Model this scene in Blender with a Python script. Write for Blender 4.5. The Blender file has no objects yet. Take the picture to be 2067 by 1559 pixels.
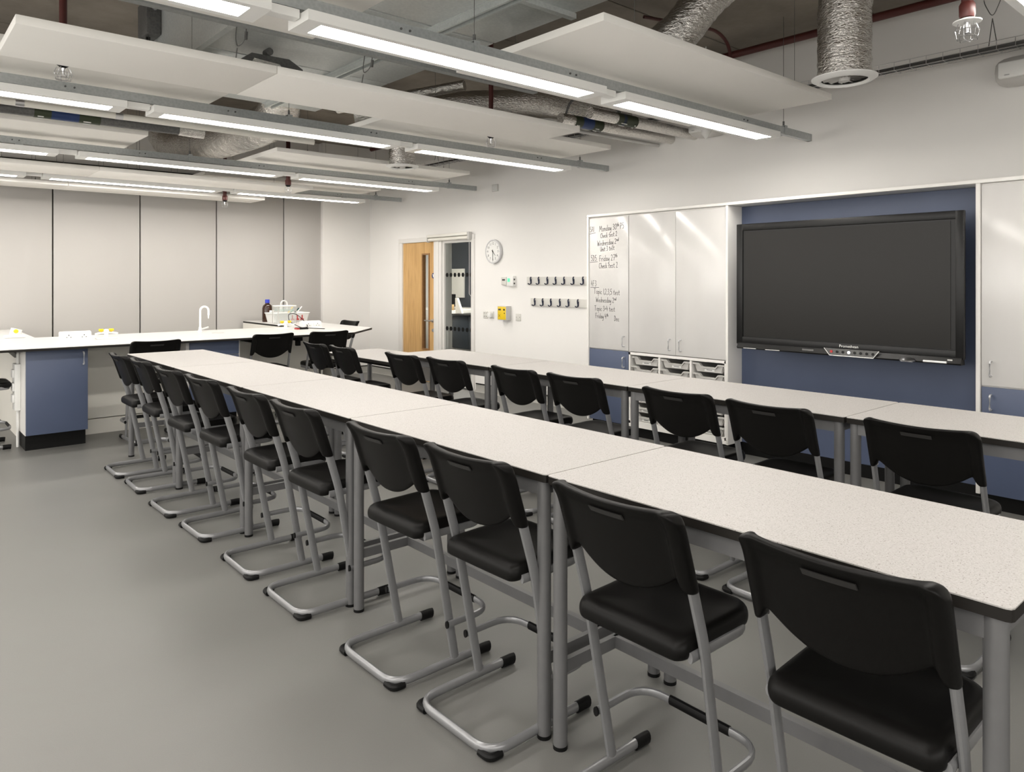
import bpy, bmesh, math, random
from mathutils import Vector, Matrix
random.seed(7)
SC = bpy.context.scene
COL = SC.collection
PI = math.pi
# ------------------------------------------------------------------ camera, world, exposure
cd = bpy.data.cameras.new('camera')
cam = bpy.data.objects.new('camera', cd); COL.objects.link(cam)
cd.sensor_width = 36.0; cd.lens = 36.0 * 1479.0 / 2067.0
cd.shift_y = -213.5 / 2067.0; cd.clip_start = 0.05
YAW = math.atan2(1292.0, 1479.0)
cam.location = (0, 0, 1.48); cam.rotation_euler = (PI / 2, 0, -YAW)
SC.camera = cam
w = bpy.data.worlds.new('world'); SC.world = w; w.use_nodes = True
w.node_tree.nodes['Background'].inputs[0].default_value = (0.9, 0.95, 1, 1)
w.node_tree.nodes['Background'].inputs[1].default_value = 0.05
SC.view_settings.view_transform = 'Standard'; SC.view_settings.look = 'None'
SC.view_settings.gamma = 1.0; SC.view_settings.use_curve_mapping = False
SC.view_settings.exposure = 0.0
LAMP = 37.0          # emission of the ceiling light diffusers
def fill_light(name, loc, rot, sx, sy, power):
    ld = bpy.data.lights.new(name, 'AREA'); ld.shape = 'RECTANGLE'; ld.size = sx; ld.size_y = sy; ld.energy = power; ld.color = (1.0, 0.97, 0.92)
    o = bpy.data.objects.new(name, ld); COL.objects.link(o); o.location = loc; o.rotation_euler = rot; return o
# added fill lights, set in made-up window openings out of view, left and back
fill_light('fill_left', (-3.385, 4.0, 1.75), (0, -math.pi / 2, 0), 1.7, 11.0, 235.0)
fill_light('fill_back', (0.0, -2.285, 1.75), (math.pi / 2, 0, 0), 5.2, 1.7, 95.0)
SC.cycles.max_bounces = 10; SC.cycles.diffuse_bounces = 6
try:
    SC.cycles.use_denoising = True
except Exception:
    pass

# ------------------------------------------------------------------ materials
def lin(c):
    return tuple((x / 12.92 if x <= 0.04045 else ((x + 0.055) / 1.055) ** 2.4) for x in [v / 255 for v in c])

class NT:
    def __init__(s, name):
        s.m = bpy.data.materials.new(name); s.m.use_nodes = True
        s.t = s.m.node_tree; s.b = s.t.nodes['Principled BSDF']
    def n(s, typ, **kw):
        nd = s.t.nodes.new(typ)
        for k, v in kw.items():
            if k in nd.inputs: nd.inputs[k].default_value = v
            else: setattr(nd, k, v)
        return nd
    def l(s, a, b): s.t.links.new(a, b)
    def coords(s, scale=(1, 1, 1)):
        tc = s.n('ShaderNodeTexCoord'); mp = s.n('ShaderNodeMapping'); mp.inputs['Scale'].default_value = scale
        s.l(tc.outputs['Object'], mp.inputs['Vector']); return mp.outputs['Vector']
    def ramp(s, fac, stops):
        r = s.n('ShaderNodeValToRGB'); e = r.color_ramp.elements
        while len(e) < len(stops): e.new(0.5)
        for i, (p, c) in enumerate(stops): e[i].position = p; e[i].color = (*c, 1)
        s.l(fac, r.inputs['Fac']); return r.outputs['Color']
    def bump(s, fac, strength, dist=0.01):
        b = s.n('ShaderNodeBump'); b.inputs['Strength'].default_value = strength; b.inputs['Distance'].default_value = dist
        s.l(fac, b.inputs['Height']); s.l(b.outputs['Normal'], s.b.inputs['Normal'])

def plain(name, col, rough=0.5, metal=0.0, var=0.04, scale=6.0, bump=0.0, bscale=200.0, spec=None):
    k = NT(name); k.b.inputs['Roughness'].default_value = rough; k.b.inputs['Metallic'].default_value = metal
    if spec is not None: k.b.inputs['Specular IOR Level'].default_value = spec
    v = k.coords()
    nz = k.n('ShaderNodeTexNoise', Scale=scale, Detail=3.0); k.l(v, nz.inputs['Vector'])
    a = tuple(max(0, x * (1 - var)) for x in col); b = tuple(min(1, x * (1 + var)) for x in col)
    k.l(k.ramp(nz.outputs['Fac'], [(0.3, a), (0.7, b)]), k.b.inputs['Base Color'])
    if bump:
        n2 = k.n('ShaderNodeTexNoise', Scale=bscale, Detail=2.0); k.l(v, n2.inputs['Vector']); k.bump(n2.outputs['Fac'], bump, 0.002)
    return k.m

def emit(name, col, s):
    k = NT(name); k.b.inputs['Base Color'].default_value = (*col, 1)
    k.b.inputs['Emission Color'].default_value = (*col, 1); k.b.inputs['Emission Strength'].default_value = s
    return k.m

M = {}
M['wall'] = plain('wall_paint', (0.83, 0.818, 0.795), 0.75, var=0.01, scale=1.5, bump=0.03)
M['partition'] = plain('partition_laminate', (0.47, 0.455, 0.435), 0.6, var=0.012, scale=0.8)
M['dark_gap'] = plain('dark_seal', (0.03, 0.028, 0.022), 0.8)
M['raft'] = plain('acoustic_raft', (0.93, 0.91, 0.87), 0.85, var=0.012, scale=2, bump=0.05, bscale=400)
M['white'] = plain('white_laminate', (0.78, 0.765, 0.735), 0.38, var=0.01)
M['cream'] = plain('cream_laminate', (0.80, 0.78, 0.72), 0.45, var=0.01)
M['plastic'] = plain('white_plastic', (0.83, 0.83, 0.81), 0.35, var=0.005)
M['grey_plastic'] = plain('grey_plastic', (0.55, 0.54, 0.52), 0.45, var=0.01)
M['silver'] = plain('silver_paint', (0.265, 0.267, 0.273), 0.32, 0.45, var=0.03, scale=40)
M['leg'] = plain('grey_powder_coat', (0.15, 0.15, 0.152), 0.42, 0.3, var=0.03, scale=30)
M['chrome'] = plain('brushed_steel', (0.62, 0.62, 0.63), 0.28, 1.0, var=0.03, scale=60)
M['black'] = plain('black_plastic', (0.0045, 0.0042, 0.0039), 0.40, var=0.08, scale=50, bump=0.12, bscale=900, spec=0.14)
M['gloss_black'] = plain('gloss_black', (0.005, 0.005, 0.005), 0.38, var=0.05, spec=0.35)
M['slot'] = plain('slot_grey', (0.05, 0.048, 0.046), 0.6)
M['handslot'] = plain('hand_slot', (0.022, 0.021, 0.020), 0.6)
M['edge'] = plain('dark_edge', (0.012, 0.0105, 0.009), 0.5, spec=0.25)
M['plinth'] = plain('black_plinth', (0.004, 0.004, 0.004), 0.5, spec=0.2)
M['red_pipe'] = plain('red_oxide_pipe', (0.075, 0.013, 0.010), 0.45, var=0.15)
M['red'] = plain('red_plastic', (0.45, 0.03, 0.03), 0.4)
M['label_green'] = plain('pipe_band_green', (0.03, 0.04, 0.018), 0.5)
M['label_blue'] = plain('pipe_band_blue', (0.012, 0.035, 0.13), 0.45)
M['navy'] = plain('navy_plastic', (0.012, 0.018, 0.045), 0.35)
M['yellow'] = plain('yellow_plastic', (0.80, 0.56, 0.02), 0.4)
M['blue_cap'] = plain('blue_cap', (0.03, 0.05, 0.5), 0.4)
M['brown_glass'] = plain('amber_glass', (0.035, 0.012, 0.005), 0.08, var=0.1)
M['green'] = plain('green_plastic', (0.03, 0.25, 0.12), 0.4)
M['teal'] = plain('teal_plastic', (0.01, 0.06, 0.065), 0.5)
M['ink'] = plain('marker_ink', (0.02, 0.02, 0.022), 0.6)
M['clockgrey'] = plain('clock_rim', (0.60, 0.60, 0.61), 0.3)
M['offwhite'] = plain('off_white', (0.66, 0.65, 0.61), 0.45, var=0.01)
M['slate'] = plain('slate_panel', (0.045, 0.055, 0.068), 0.5)
M['pine'] = plain('pale_wood', (0.62, 0.42, 0.2), 0.5)
M['rail'] = None
M['handle'] = plain('satin_handle', (0.62, 0.62, 0.63), 0.35, 0.35)
M['cable'] = plain('grey_cable', (0.16, 0.16, 0.16), 0.5)

def mk_blue():
    k = NT('blue_laminate'); k.b.inputs['Roughness'].default_value = 0.45
    v = k.coords(); nz = k.n('ShaderNodeTexNoise', Scale=3.0, Detail=2.0); k.l(v, nz.inputs['Vector'])
    k.l(k.ramp(nz.outputs['Fac'], [(0.3, (0.068, 0.088, 0.150)), (0.7, (0.075, 0.097, 0.163))]), k.b.inputs['Base Color'])
    return k.m
M['blue'] = mk_blue()

def mk_board():
    k = NT('whiteboard_gloss'); k.b.inputs['Roughness'].default_value = 0.16
    v = k.coords((1, 1, 0.5)); nz = k.n('ShaderNodeTexNoise', Scale=2.2, Detail=4.0); k.l(v, nz.inputs['Vector'])
    k.l(k.ramp(nz.outputs['Fac'], [(0.3, (0.58, 0.57, 0.555)), (0.65, (0.64, 0.63, 0.612))]), k.b.inputs['Base Color'])
    return k.m
M['board'] = mk_board()

def mk_galv(name, a, b, rough):
    k = NT(name); k.b.inputs['Metallic'].default_value = 0.45; k.b.inputs['Roughness'].default_value = rough
    v = k.coords(); vo = k.n('ShaderNodeTexVoronoi', Scale=60.0); k.l(v, vo.inputs['Vector'])
    nz = k.n('ShaderNodeTexNoise', Scale=2.0, Detail=3.0); k.l(v, nz.inputs['Vector'])
    mx = k.n('ShaderNodeMix', data_type='FLOAT'); mx.inputs[0].default_value = 0.35
    k.l(nz.outputs['Fac'], mx.inputs[2]); k.l(vo.outputs['Distance'], mx.inputs[3])
    k.l(k.ramp(mx.outputs[0], [(0.3, a), (0.7, b)]), k.b.inputs['Base Color'])
    return k.m
M['rail'] = mk_galv('galvanised_rail', (0.36, 0.38, 0.38), (0.46, 0.48, 0.48), 0.5)
M['duct'] = mk_galv('galvanised_duct', (0.62, 0.65, 0.65), (0.74, 0.77, 0.76), 0.36)
M['darkmetal'] = mk_galv('dull_steel', (0.10, 0.10, 0.10), (0.16, 0.16, 0.155), 0.5)

def mk_foil():
    k = NT('foil_lagging'); k.b.inputs['Metallic'].default_value = 1.0; k.b.inputs['Roughness'].default_value = 0.2
    k.b.inputs['Base Color'].default_value = (0.72, 0.70, 0.67, 1)
    v = k.coords((1, 1, 2.4)); nz = k.n('ShaderNodeTexNoise', Scale=34.0, Detail=4.0, Distortion=0.8); k.l(v, nz.inputs['Vector'])
    k.bump(nz.outputs['Fac'], 0.55, 0.02)
    return k.m
M['foil'] = mk_foil()

def mk_top():
    k = NT('speckled_laminate'); k.b.inputs['Roughness'].default_value = 0.5
    v = k.coords()
    n1 = k.n('ShaderNodeTexNoise', Scale=230.0, Detail=2.0); k.l(v, n1.inputs['Vector'])
    base = k.ramp(n1.outputs['Fac'], [(0.36, (0.355, 0.338, 0.32)), (0.6, (0.425, 0.412, 0.397))])
    n2 = k.n('ShaderNodeTexVoronoi', Scale=250.0); k.l(v, n2.inputs['Vector'])
    n3 = k.n('ShaderNodeTexNoise', Scale=130.0, Detail=1.0); k.l(v, n3.inputs['Vector'])
    a = k.n('ShaderNodeMath', operation='LESS_THAN'); a.inputs[1].default_value = 0.28; k.l(n2.outputs['Distance'], a.inputs[0])
    b = k.n('ShaderNodeMath', operation='GREATER_THAN'); b.inputs[1].default_value = 0.57; k.l(n3.outputs['Fac'], b.inputs[0])
    c = k.n('ShaderNodeMath', operation='MULTIPLY'); k.l(a.outputs[0], c.inputs[0]); k.l(b.outputs[0], c.inputs[1])
    mx = k.n('ShaderNodeMix', data_type='RGBA'); k.l(c.outputs[0], mx.inputs[0]); k.l(base, mx.inputs[6]); mx.inputs[7].default_value = (0.13, 0.10, 0.085, 1)
    k.l(mx.outputs[2], k.b.inputs['Base Color'])
    return k.m
M['top'] = mk_top()
M['bench_top'] = plain('bench_laminate', (0.58, 0.572, 0.555), 0.4, var=0.01, scale=60)

def mk_floor():
    k = NT('vinyl_floor'); v = k.coords()
    n1 = k.n('ShaderNodeTexNoise', Scale=0.9, Detail=5.0); k.l(v, n1.inputs['Vector'])
    n2 = k.n('ShaderNodeTexNoise', Scale=260.0, Detail=1.0); k.l(v, n2.inputs['Vector'])
    mx = k.n('ShaderNodeMix', data_type='FLOAT'); mx.inputs[0].default_value = 0.3
    k.l(n1.outputs['Fac'], mx.inputs[2]); k.l(n2.outputs['Fac'], mx.inputs[3])
    k.l(k.ramp(mx.outputs[0], [(0.3, (0.145, 0.143, 0.135)), (0.7, (0.172, 0.170, 0.160))]), k.b.inputs['Base Color'])
    k.l(k.ramp(n1.outputs['Fac'], [(0.3, (0.36,) * 3), (0.7, (0.46,) * 3)]), k.b.inputs['Roughness'])
    k.b.inputs['Specular IOR Level'].default_value = 0.4
    k.bump(n2.outputs['Fac'], 0.05, 0.002)
    return k.m
M['floor'] = mk_floor()

def mk_concrete():
    k = NT('concrete_soffit'); k.b.inputs['Roughness'].default_value = 0.9; v = k.coords()
    n1 = k.n('ShaderNodeTexNoise', Scale=1.6, Detail=8.0, Roughness=0.65); k.l(v, n1.inputs['Vector'])
    k.l(k.ramp(n1.outputs['Fac'], [(0.3, (0.17, 0.15, 0.125)), (0.7, (0.30, 0.265, 0.225))]), k.b.inputs['Base Color'])
    k.bump(n1.outputs['Fac'], 0.3, 0.02)
    return k.m
M['concrete'] = mk_concrete()

def mk_oak():
    k = NT('oak_veneer'); k.b.inputs['Roughness'].default_value = 0.45
    v = k.coords((1, 9, 0.7)); nz = k.n('ShaderNodeTexNoise', Scale=3.0, Detail=5.0, Distortion=1.2); k.l(v, nz.inputs['Vector'])
    k.l(k.ramp(nz.outputs['Fac'], [(0.3, (0.50, 0.29, 0.10)), (0.55, (0.62, 0.38, 0.15)), (0.75, (0.68, 0.44, 0.19))]), k.b.inputs['Base Color'])
    return k.m
M['oak'] = mk_oak()
M['oak_dark'] = plain('oak_bead', (0.28, 0.14, 0.05), 0.45, var=0.1, scale=30)

def mk_glass(name, col, rough=0.02):
    k = NT(name); k.b.inputs['Base Color'].default_value = (*col, 1); k.b.inputs['Roughness'].default_value = rough
    k.b.inputs['Transmission Weight'].default_value = 1.0; k.b.inputs['IOR'].default_value = 1.1
    return k.m
M['glass'] = mk_glass('clear_glass', (0.93, 0.96, 0.95))
M['clear_plastic'] = mk_glass('clear_plastic', (0.88, 0.95, 0.93), 0.08)
def mk_clear(name, col, alpha):
    k = NT(name); k.b.inputs['Base Color'].default_value = (*col, 1); k.b.inputs['Roughness'].default_value = 0.15; k.b.inputs['Alpha'].default_value = alpha
    return k.m
M['clear_plastic'] = mk_clear('clear_plastic_sheet', (0.8, 0.84, 0.82), .14)
M['clear_tint'] = mk_clear('green_tinted_sheet', (0.45, 0.65, 0.58), .35)
def mk_screen():
    k = NT('dark_screen'); k.b.inputs['Base Color'].default_value = (0.012, 0.0113, 0.010, 1)
    k.b.inputs['Roughness'].default_value = 0.3; k.b.inputs['Specular IOR Level'].default_value = 0.22
    v = k.coords(); nz = k.n('ShaderNodeTexNoise', Scale=700.0); k.l(v, nz.inputs['Vector']); k.bump(nz.outputs['Fac'], 0.05, 0.001)
    return k.m
M['screen'] = mk_screen()
M['lamp'] = emit('light_diffuser', (1.0, 0.952, 0.89), LAMP)
M['led_green'] = emit('green_display', (0.12, 0.75, 0.42), 0.35)
M['led_white'] = emit('white_led', (0.9, 0.95, 1.0), 2.0)

# ------------------------------------------------------------------ mesh helpers
class MB:
    def __init__(s): s.v = []; s.f = []; s.mi = []; s.cur = 0
    def add(s, vs, fs):
        o = len(s.v); s.v += [tuple(p) for p in vs]
        for f in fs: s.f.append([i + o for i in f]); s.mi.append(s.cur)
        return s
    def box(s, x0, x1, y0, y1, z0, z1, r=0.0):
        if r > 0:
            bm = bmesh.new(); bmesh.ops.create_cube(bm, size=1)
            for q in bm.verts:
                q.co = ((x0 + x1) / 2 + q.co.x * (x1 - x0), (y0 + y1) / 2 + q.co.y * (y1 - y0), (z0 + z1) / 2 + q.co.z * (z1 - z0))
            bmesh.ops.bevel(bm, geom=bm.edges[:], offset=r, segments=2, affect='EDGES', profile=0.5)
            bm.verts.index_update()
            s.add([q.co[:] for q in bm.verts], [[q.index for q in f.verts] for f in bm.faces]); bm.free(); return s
        v = [(x, y, z) for z in (z0, z1) for y in (y0, y1) for x in (x0, x1)]
        return s.add(v, [(0, 2, 3, 1), (4, 5, 7, 6), (0, 1, 5, 4), (2, 6, 7, 3), (0, 4, 6, 2), (1, 3, 7, 5)])
    def tube(s, path, ra, rb=None, ref=(0, 0, 1), n=10, closed=False, cap=True, jit=0.0, square=False):
        rb = rb or ra; P = [Vector(p) for p in path]; N = len(P); rings = []
        ref = Vector(ref).normalized()
        for i, p in enumerate(P):
            a = P[(i - 1) % N] if (i > 0 or closed) else P[i]; b = P[(i + 1) % N] if (i < N - 1 or closed) else P[i]
            t = (b - a).normalized()
            n1 = ref - t * ref.dot(t)
            if n1.length < 1e-4: n1 = Vector((1, 0, 0)) - t * t.x
            if n1.length < 1e-4: n1 = Vector((0, 1, 0)) - t * t.y
            n1.normalize(); n2 = t.cross(n1)
            k = 1.0
            if 0 < i < N - 1 or closed:
                c = (P[i] - a).normalized().dot((b - P[i]).normalized()); k = 1 / max(0.5, math.sqrt((1 + c) / 2))
            ring = []
            for j in range(n):
                an = 2 * PI * (j + (0.5 if square else 0)) / n
                ca, sa = math.cos(an), math.sin(an)
                if square: ca, sa = math.copysign(1, ca), math.copysign(1, sa)
                jj = 1 + random.uniform(-jit, jit)
                ring.append(p + n1 * ca * ra * jj + n2 * sa * rb * jj)
            rings.append(ring)
        vs = [q for r in rings for q in r]; fs = []
        for i in range(N if closed else N - 1):
            for j in range(n):
                i2 = (i + 1) % N; j2 = (j + 1) % n
                fs.append((i * n + j, i * n + j2, i2 * n + j2, i2 * n + j))
        if cap and not closed:
            fs.append(tuple(range(n))[::-1]); fs.append(tuple((N - 1) * n + j for j in range(n)))
        return s.add(vs, fs)
    def cyl(s, a, b, r, n=16): return s.tube([a, b], r, r, ref=(0.3, 0.5, 0.8), n=n)
    def lathe(s, c, prof, n=24, axis='z', caps=True):
        vs = []; fs = []
        for (r, h) in prof:
            for j in range(n):
                a = 2 * PI * j / n; x, y = r * math.cos(a), r * math.sin(a)
                if axis == 'z': q = (c[0] + x, c[1] + y, c[2] + h)
                elif axis == 'x': q = (c[0] + h, c[1] + x, c[2] + y)
                else: q = (c[0] + x, c[1] + h, c[2] + y)
                vs.append(q)
        m = len(prof)
        for i in range(m - 1):
            for j in range(n):
                fs.append((i * n + j, i * n + (j + 1) % n, (i + 1) * n + (j + 1) % n, (i + 1) * n + j))
        if caps: fs.append(tuple(range(n))[::-1]); fs.append(tuple((m - 1) * n + j for j in range(n)))
        return s.add(vs, fs)
    def prism(s, poly, lo, hi, axis='z'):
        n = len(poly)
        def P(p, h):
            return {'z': (p[0], p[1], h), 'x': (h, p[0], p[1]), 'y': (p[0], h, p[1])}[axis]
        vs = [P(p, lo) for p in poly] + [P(p, hi) for p in poly]
        fs = [tuple(range(n))[::-1], tuple(range(n, 2 * n))] + [(i, (i + 1) % n, n + (i + 1) % n, n + i) for i in range(n)]
        return s.add(vs, fs)
    def xform(s, mat): s.v = [tuple(mat @ Vector(p)) for p in s.v]; return s
    def mesh(s, name, mats, smooth=35, sub=0):
        me = bpy.data.meshes.new(name); me.from_pydata(s.v, [], s.f)
        bm = bmesh.new(); bm.from_mesh(me); bmesh.ops.recalc_face_normals(bm, faces=bm.faces[:]); bm.to_mesh(me); bm.free()
        for m in (mats if isinstance(mats, (list, tuple)) else [mats]): me.materials.append(m)
        if any(s.mi):
            for p, k in zip(me.polygons, s.mi): p.material_index = k
        me.shade_smooth()
        if smooth is not None and not sub: me.set_sharp_from_angle(angle=math.radians(smooth))
        me.update(); return me

OFF = {}
def part(name, mb, mat, parent=None, sub=0, smooth=35, label=None):
    off = OFF.get(parent.name, Vector((0, 0, 0))) if parent else Vector((0, 0, 0))
    if off.length > 0: mb.v = [(p[0] - off.x, p[1] - off.y, p[2] - off.z) for p in mb.v]
    o = bpy.data.objects.new(name, mb.mesh(name, mat, smooth, sub)); COL.objects.link(o)
    if parent: o.parent = parent; OFF[o.name] = off
    if sub:
        md = o.modifiers.new('sub', 'SUBSURF'); md.levels = sub; md.render_levels = sub
    if label: o['label'] = label
    return o
def thing(name, label, cat, loc=(0, 0, 0), rotz=0.0, group=None):
    o = bpy.data.objects.new(name, None); COL.objects.link(o); o.empty_display_size = 0.1
    o.location = loc; o.rotation_euler = (0, 0, rotz); o['label'] = label; o['category'] = cat
    if group: o['group'] = group
    OFF[o.name] = Vector(loc)
    return o
def tag(o, label, cat, group=None):
    o['label'] = label; o['category'] = cat
    if group: o['group'] = group
    return o
def struct(name, mb, mat, parent=None, **k):
    o = part(name, mb, mat, parent, **k)
    if parent is None: o['kind'] = 'structure'
    return o
def sgroup(name, loc=(0, 0, 0)):
    o = bpy.data.objects.new(name, None); COL.objects.link(o); o.location = loc; o['kind'] = 'structure'; OFF[o.name] = Vector(loc); return o
def dup(root, loc, rotz, label, group=None, scale=1.0):
    r = root.copy(); COL.objects.link(r); r.location = loc; r.rotation_euler = (0, 0, rotz); r['label'] = label; r.scale = (scale,) * 3
    if group: r['group'] = group
    for ch in list(root.children):
        c = ch.copy(); COL.objects.link(c); c.parent = r
        for g in ch.children:
            d = g.copy(); COL.objects.link(d); d.parent = c
    return r
def rounded(x0, x1, y0, y1, r, n=5):
    out = []
    for cx, cy, a0 in ((x1 - r, y1 - r, 0), (x0 + r, y1 - r, PI / 2), (x0 + r, y0 + r, PI), (x1 - r, y0 + r, 1.5 * PI)):
        for i in range(n + 1):
            a = a0 + PI / 2 * i / n; out.append((cx + r * math.cos(a), cy + r * math.sin(a)))
    return out
def bend(pts, r, n=5):
    """round the corners of a polyline"""
    P = [Vector(p) for p in pts]; out = [P[0]]
    for i in range(1, len(P) - 1):
        a = (P[i - 1] - P[i]); b = (P[i + 1] - P[i]); k = min(r, a.length * 0.49, b.length * 0.49)
        p0 = P[i] + a.normalized() * k; p1 = P[i] + b.normalized() * k
        for j in range(n + 1):
            t = j / n; out.append(p0 * (1 - t) ** 2 + P[i] * 2 * t * (1 - t) + p1 * t * t)
    out.append(P[-1]); return out
def text_mesh(mb, txt, size, mat3):
    """appends flat lettering (built-in font) to mb, transformed by mat3"""
    cu = bpy.data.curves.new('t', 'FONT'); cu.body = txt; cu.size = size; cu.align_x = 'CENTER'; cu.align_y = 'CENTER'; cu.resolution_u = 3
    o = bpy.data.objects.new('t', cu); COL.objects.link(o)
    dg = bpy.context.evaluated_depsgraph_get(); me = bpy.data.meshes.new_from_object(o.evaluated_get(dg))
    mb.add([mat3 @ v.co for v in me.vertices], [tuple(p.vertices) for p in me.polygons])
    bpy.data.objects.remove(o); bpy.data.curves.remove(cu); bpy.data.meshes.remove(me)
# text on a wall that faces -X: reading direction is -Y, up is +Z
def wallmat(x, y, z): return Matrix(((0, 0, -1, x), (-1, 0, 0, y), (0, 1, 0, z), (0, 0, 0, 1)))

# ------------------------------------------------------------------ room shell
XW = 6.06; YF = 10.42; ZC = 3.6; XL = -3.3; YB = -2.2
struct('floor', MB().box(XL - .1, 11.2, YB - .1, 16.0, -0.1, 0), M['floor'])
ce = sgroup('ceiling')
part('slab', MB().box(XL - .1, XW + .1, YB - .1, YF + .5, ZC + 0.02, ZC + .2), M['concrete'], ce)
y = YB - .1; i = 0
while y < YF + .4:
    part('plank', MB().box(XL - .1, XW + .1, y + .006, min(y + 1.194, YF + .5), ZC, ZC + .03, 0.006), M['concrete'], ce); y += 1.2
D0, D1, DH = 7.70, 9.50, 2.06
wr = MB()
wr.box(XW, XW + .15, YB - .1, D0, 0, ZC); wr.box(XW, XW + .15, D1, YF + .5, 0, ZC); wr.box(XW, XW + .15, D0, D1, DH, ZC)
struct('wall_right', wr, M['wall'])
XP = 5.23
struct('wall_far', MB().box(XP, XW, YF, YF + .5, 0, ZC).box(XL, XP, YF + .13, YF + .4, 2.9, ZC), M['wall'])
struct('wall_left', MB().box(XL - .1, XL, YB, YF + .5, 0, .85).box(XL - .1, XL, YB, YF + .5, 2.65, ZC).box(XL - .1, XL, YB, -1.6, .85, 2.65).box(XL - .1, XL, 9.6, YF + .5, .85, 2.65), M['wall'])
struct('wall_back', MB().box(XL, XW, YB - .1, YB, 0, .85).box(XL, XW, YB - .1, YB, 2.65, ZC).box(XL, -2.7, YB - .1, YB, .85, 2.65).box(2.7, XW, YB - .1, YB, .85, 2.65), M['wall'])
w2 = sgroup('added_window_2')  # bars of the unseen left window, added to carry the fill light
for k in range(6): part('mullion', MB().box(XL - .06, XL, -1.6 + k * 2.22, -1.52 + k * 2.22, .85, 2.65), M['plastic'], w2)
w3 = sgroup('added_window_3')  # unseen window added behind the camera for the rear fill light
for k in range(4): part('mullion', MB().box(-2.7 + k * 1.773, -2.62 + k * 1.773, YB - .06, YB, .85, 2.65), M['plastic'], w3)
part('rail', MB().box(-2.7, 2.7, YB - .06, YB, .85, .90).box(-2.7, 2.7, YB - .06, YB, 2.60, 2.65), M['plastic'], w3)
part('rail', MB().box(XL - .06, XL, -1.6, 9.6, .85, .90).box(XL - .06, XL, -1.6, 9.6, 2.60, 2.65), M['plastic'], w2)
pw = sgroup('wall_partition')
edges = [5.23, 4.63, 3.645, 2.658, 1.672, 0.686, -0.3, -1.286, -2.272, -3.258]
part('seal', MB().box(XL, XP, YF + .11, YF + .13, 0, 2.95), M['dark_gap'], pw)
for a, b in zip(edges[:-1], edges[1:]):
    part('panel', MB().box(b + .008, a - .008 if a < 5.2 else a - .001, YF + .06, YF + .11, 0.01, 2.93, 0.003), M['partition'], pw)
# coved skirting
def skirt(name, pts, inward, h=.1):
    """pts: two xy points on the wall, inward: unit xy vector"""
    (ax, ay), (bx, by) = pts
    prof = [(0.0, h), (0.006, h), (0.006, 0.035), (0.014, 0.012), (0.035, 0.003), (0.035, 0.0), (0, 0)]
    mb = MB(); n = len(prof); vs = []
    for (qx, qy) in ((ax, ay), (bx, by)):
        for d, z in prof: vs.append((qx + inward[0] * d, qy + inward[1] * d, z))
    mb.add(vs, [tuple(range(n))[::-1], tuple(range(n, 2 * n))] + [(k, (k + 1) % n, n + (k + 1) % n, n + k) for k in range(n)])
    o = struct(name, mb, M['cove']); return o
M['cove'] = plain('cove_vinyl', (0.36, 0.355, 0.33), 0.5)
def skirt_cap(parent, pts, inward, h=.1):
    (ax, ay), (bx, by) = pts; mb = MB()
    x0, x1 = sorted((ax, bx)); y0, y1 = sorted((ay, by))
    if inward[0]: x0, x1 = (ax - .01, ax) if inward[0] < 0 else (ax, ax + .01)
    if inward[1]: y0, y1 = (ay - .01, ay) if inward[1] < 0 else (ay, ay + .01)
    part('capping_strip', mb.box(x0, x1, y0, y1, h, h + .014), M['plinth'], parent)
s1 = skirt('baseboard_right', ((XW, 5.06), (XW, 7.66)), (-1, 0)); skirt_cap(s1, ((XW, 5.06), (XW, 7.66)), (-1, 0))
s2 = skirt('baseboard_corner', ((XW, 9.54), (XW, YF)), (-1, 0)); skirt_cap(s2, ((XW, 9.54), (XW, YF)), (-1, 0))
s3 = skirt('baseboard_far', ((XP, YF), (XW, YF)), (0, -1)); skirt_cap(s3, ((XP, YF), (XW, YF)), (0, -1))

# ------------------------------------------------------------------ door, sidelight
fr = sgroup('trim_1', (XW, 8.6, 0))
part('jamb', MB().box(XW - .03, XW + .16, 9.43, 9.53, 0, 2.035, .004), M['white'], fr)
part('jamb', MB().box(XW - .03, XW + .16, 7.68, 7.74, 0, 2.035, .004), M['white'], fr)
part('mullion', MB().box(XW - .03, XW + .16, 8.42, 8.605, 0, 2.035, .004).box(XW - .042, XW - .028, 8.47, 8.555, 0, 2.035, .004), M['white'], fr)
part('head', MB().box(XW - .03, XW + .16, 7.68, 9.53, 2.035, 2.10, .004), M['white'], fr)
dr = sgroup('door_1', (XW, 8.6, 0))
V0, V1, W0, W1 = 8.735, 8.925, .47, 1.87
leaf = MB()
leaf.box(XW - .005, XW + .04, V1, 9.43, .01, 2.033); leaf.box(XW - .005, XW + .04, 8.605, V0, .01, 2.033)
leaf.box(XW - .005, XW + .04, V0, V1, .01, W0); leaf.box(XW - .005, XW + .04, V0, V1, W1, 2.033)
part('leaf', leaf, M['oak'], dr)
bd = MB(); t = .022
bd.box(XW - .015, XW + .045, V0, V0 + t, W0, W1); bd.box(XW - .015, XW + .045, V1 - t, V1, W0, W1)
bd.box(XW - .015, XW + .045, V0 + t, V1 - t, W0, W0 + t); bd.box(XW - .015, XW + .045, V0 + t, V1 - t, W1 - t, W1)
part('glazing_bead', bd, M['oak_dark'], dr)
part('vision_panel', MB().box(XW + .014, XW + .02, V0 + t, V1 - t, W0 + t, W1 - t), M['glass'], dr)
h = MB(); h.cyl((XW - .005, 8.655, .90), (XW - .018, 8.655, .90), .026)
h.tube(bend([(XW - .012, 8.655, .90), (XW - .06, 8.655, .90), (XW - .06, 8.79, .90)], .02), .0095, n=8)
part('lever_handle', h, M['chrome'], dr)
part('thumb_turn', MB().cyl((XW - .005, 8.64, .765), (XW - .018, 8.64, .765), .024).box(XW - .035, XW - .015, 8.636, 8.644, .75, .78), M['chrome'], dr)
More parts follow.
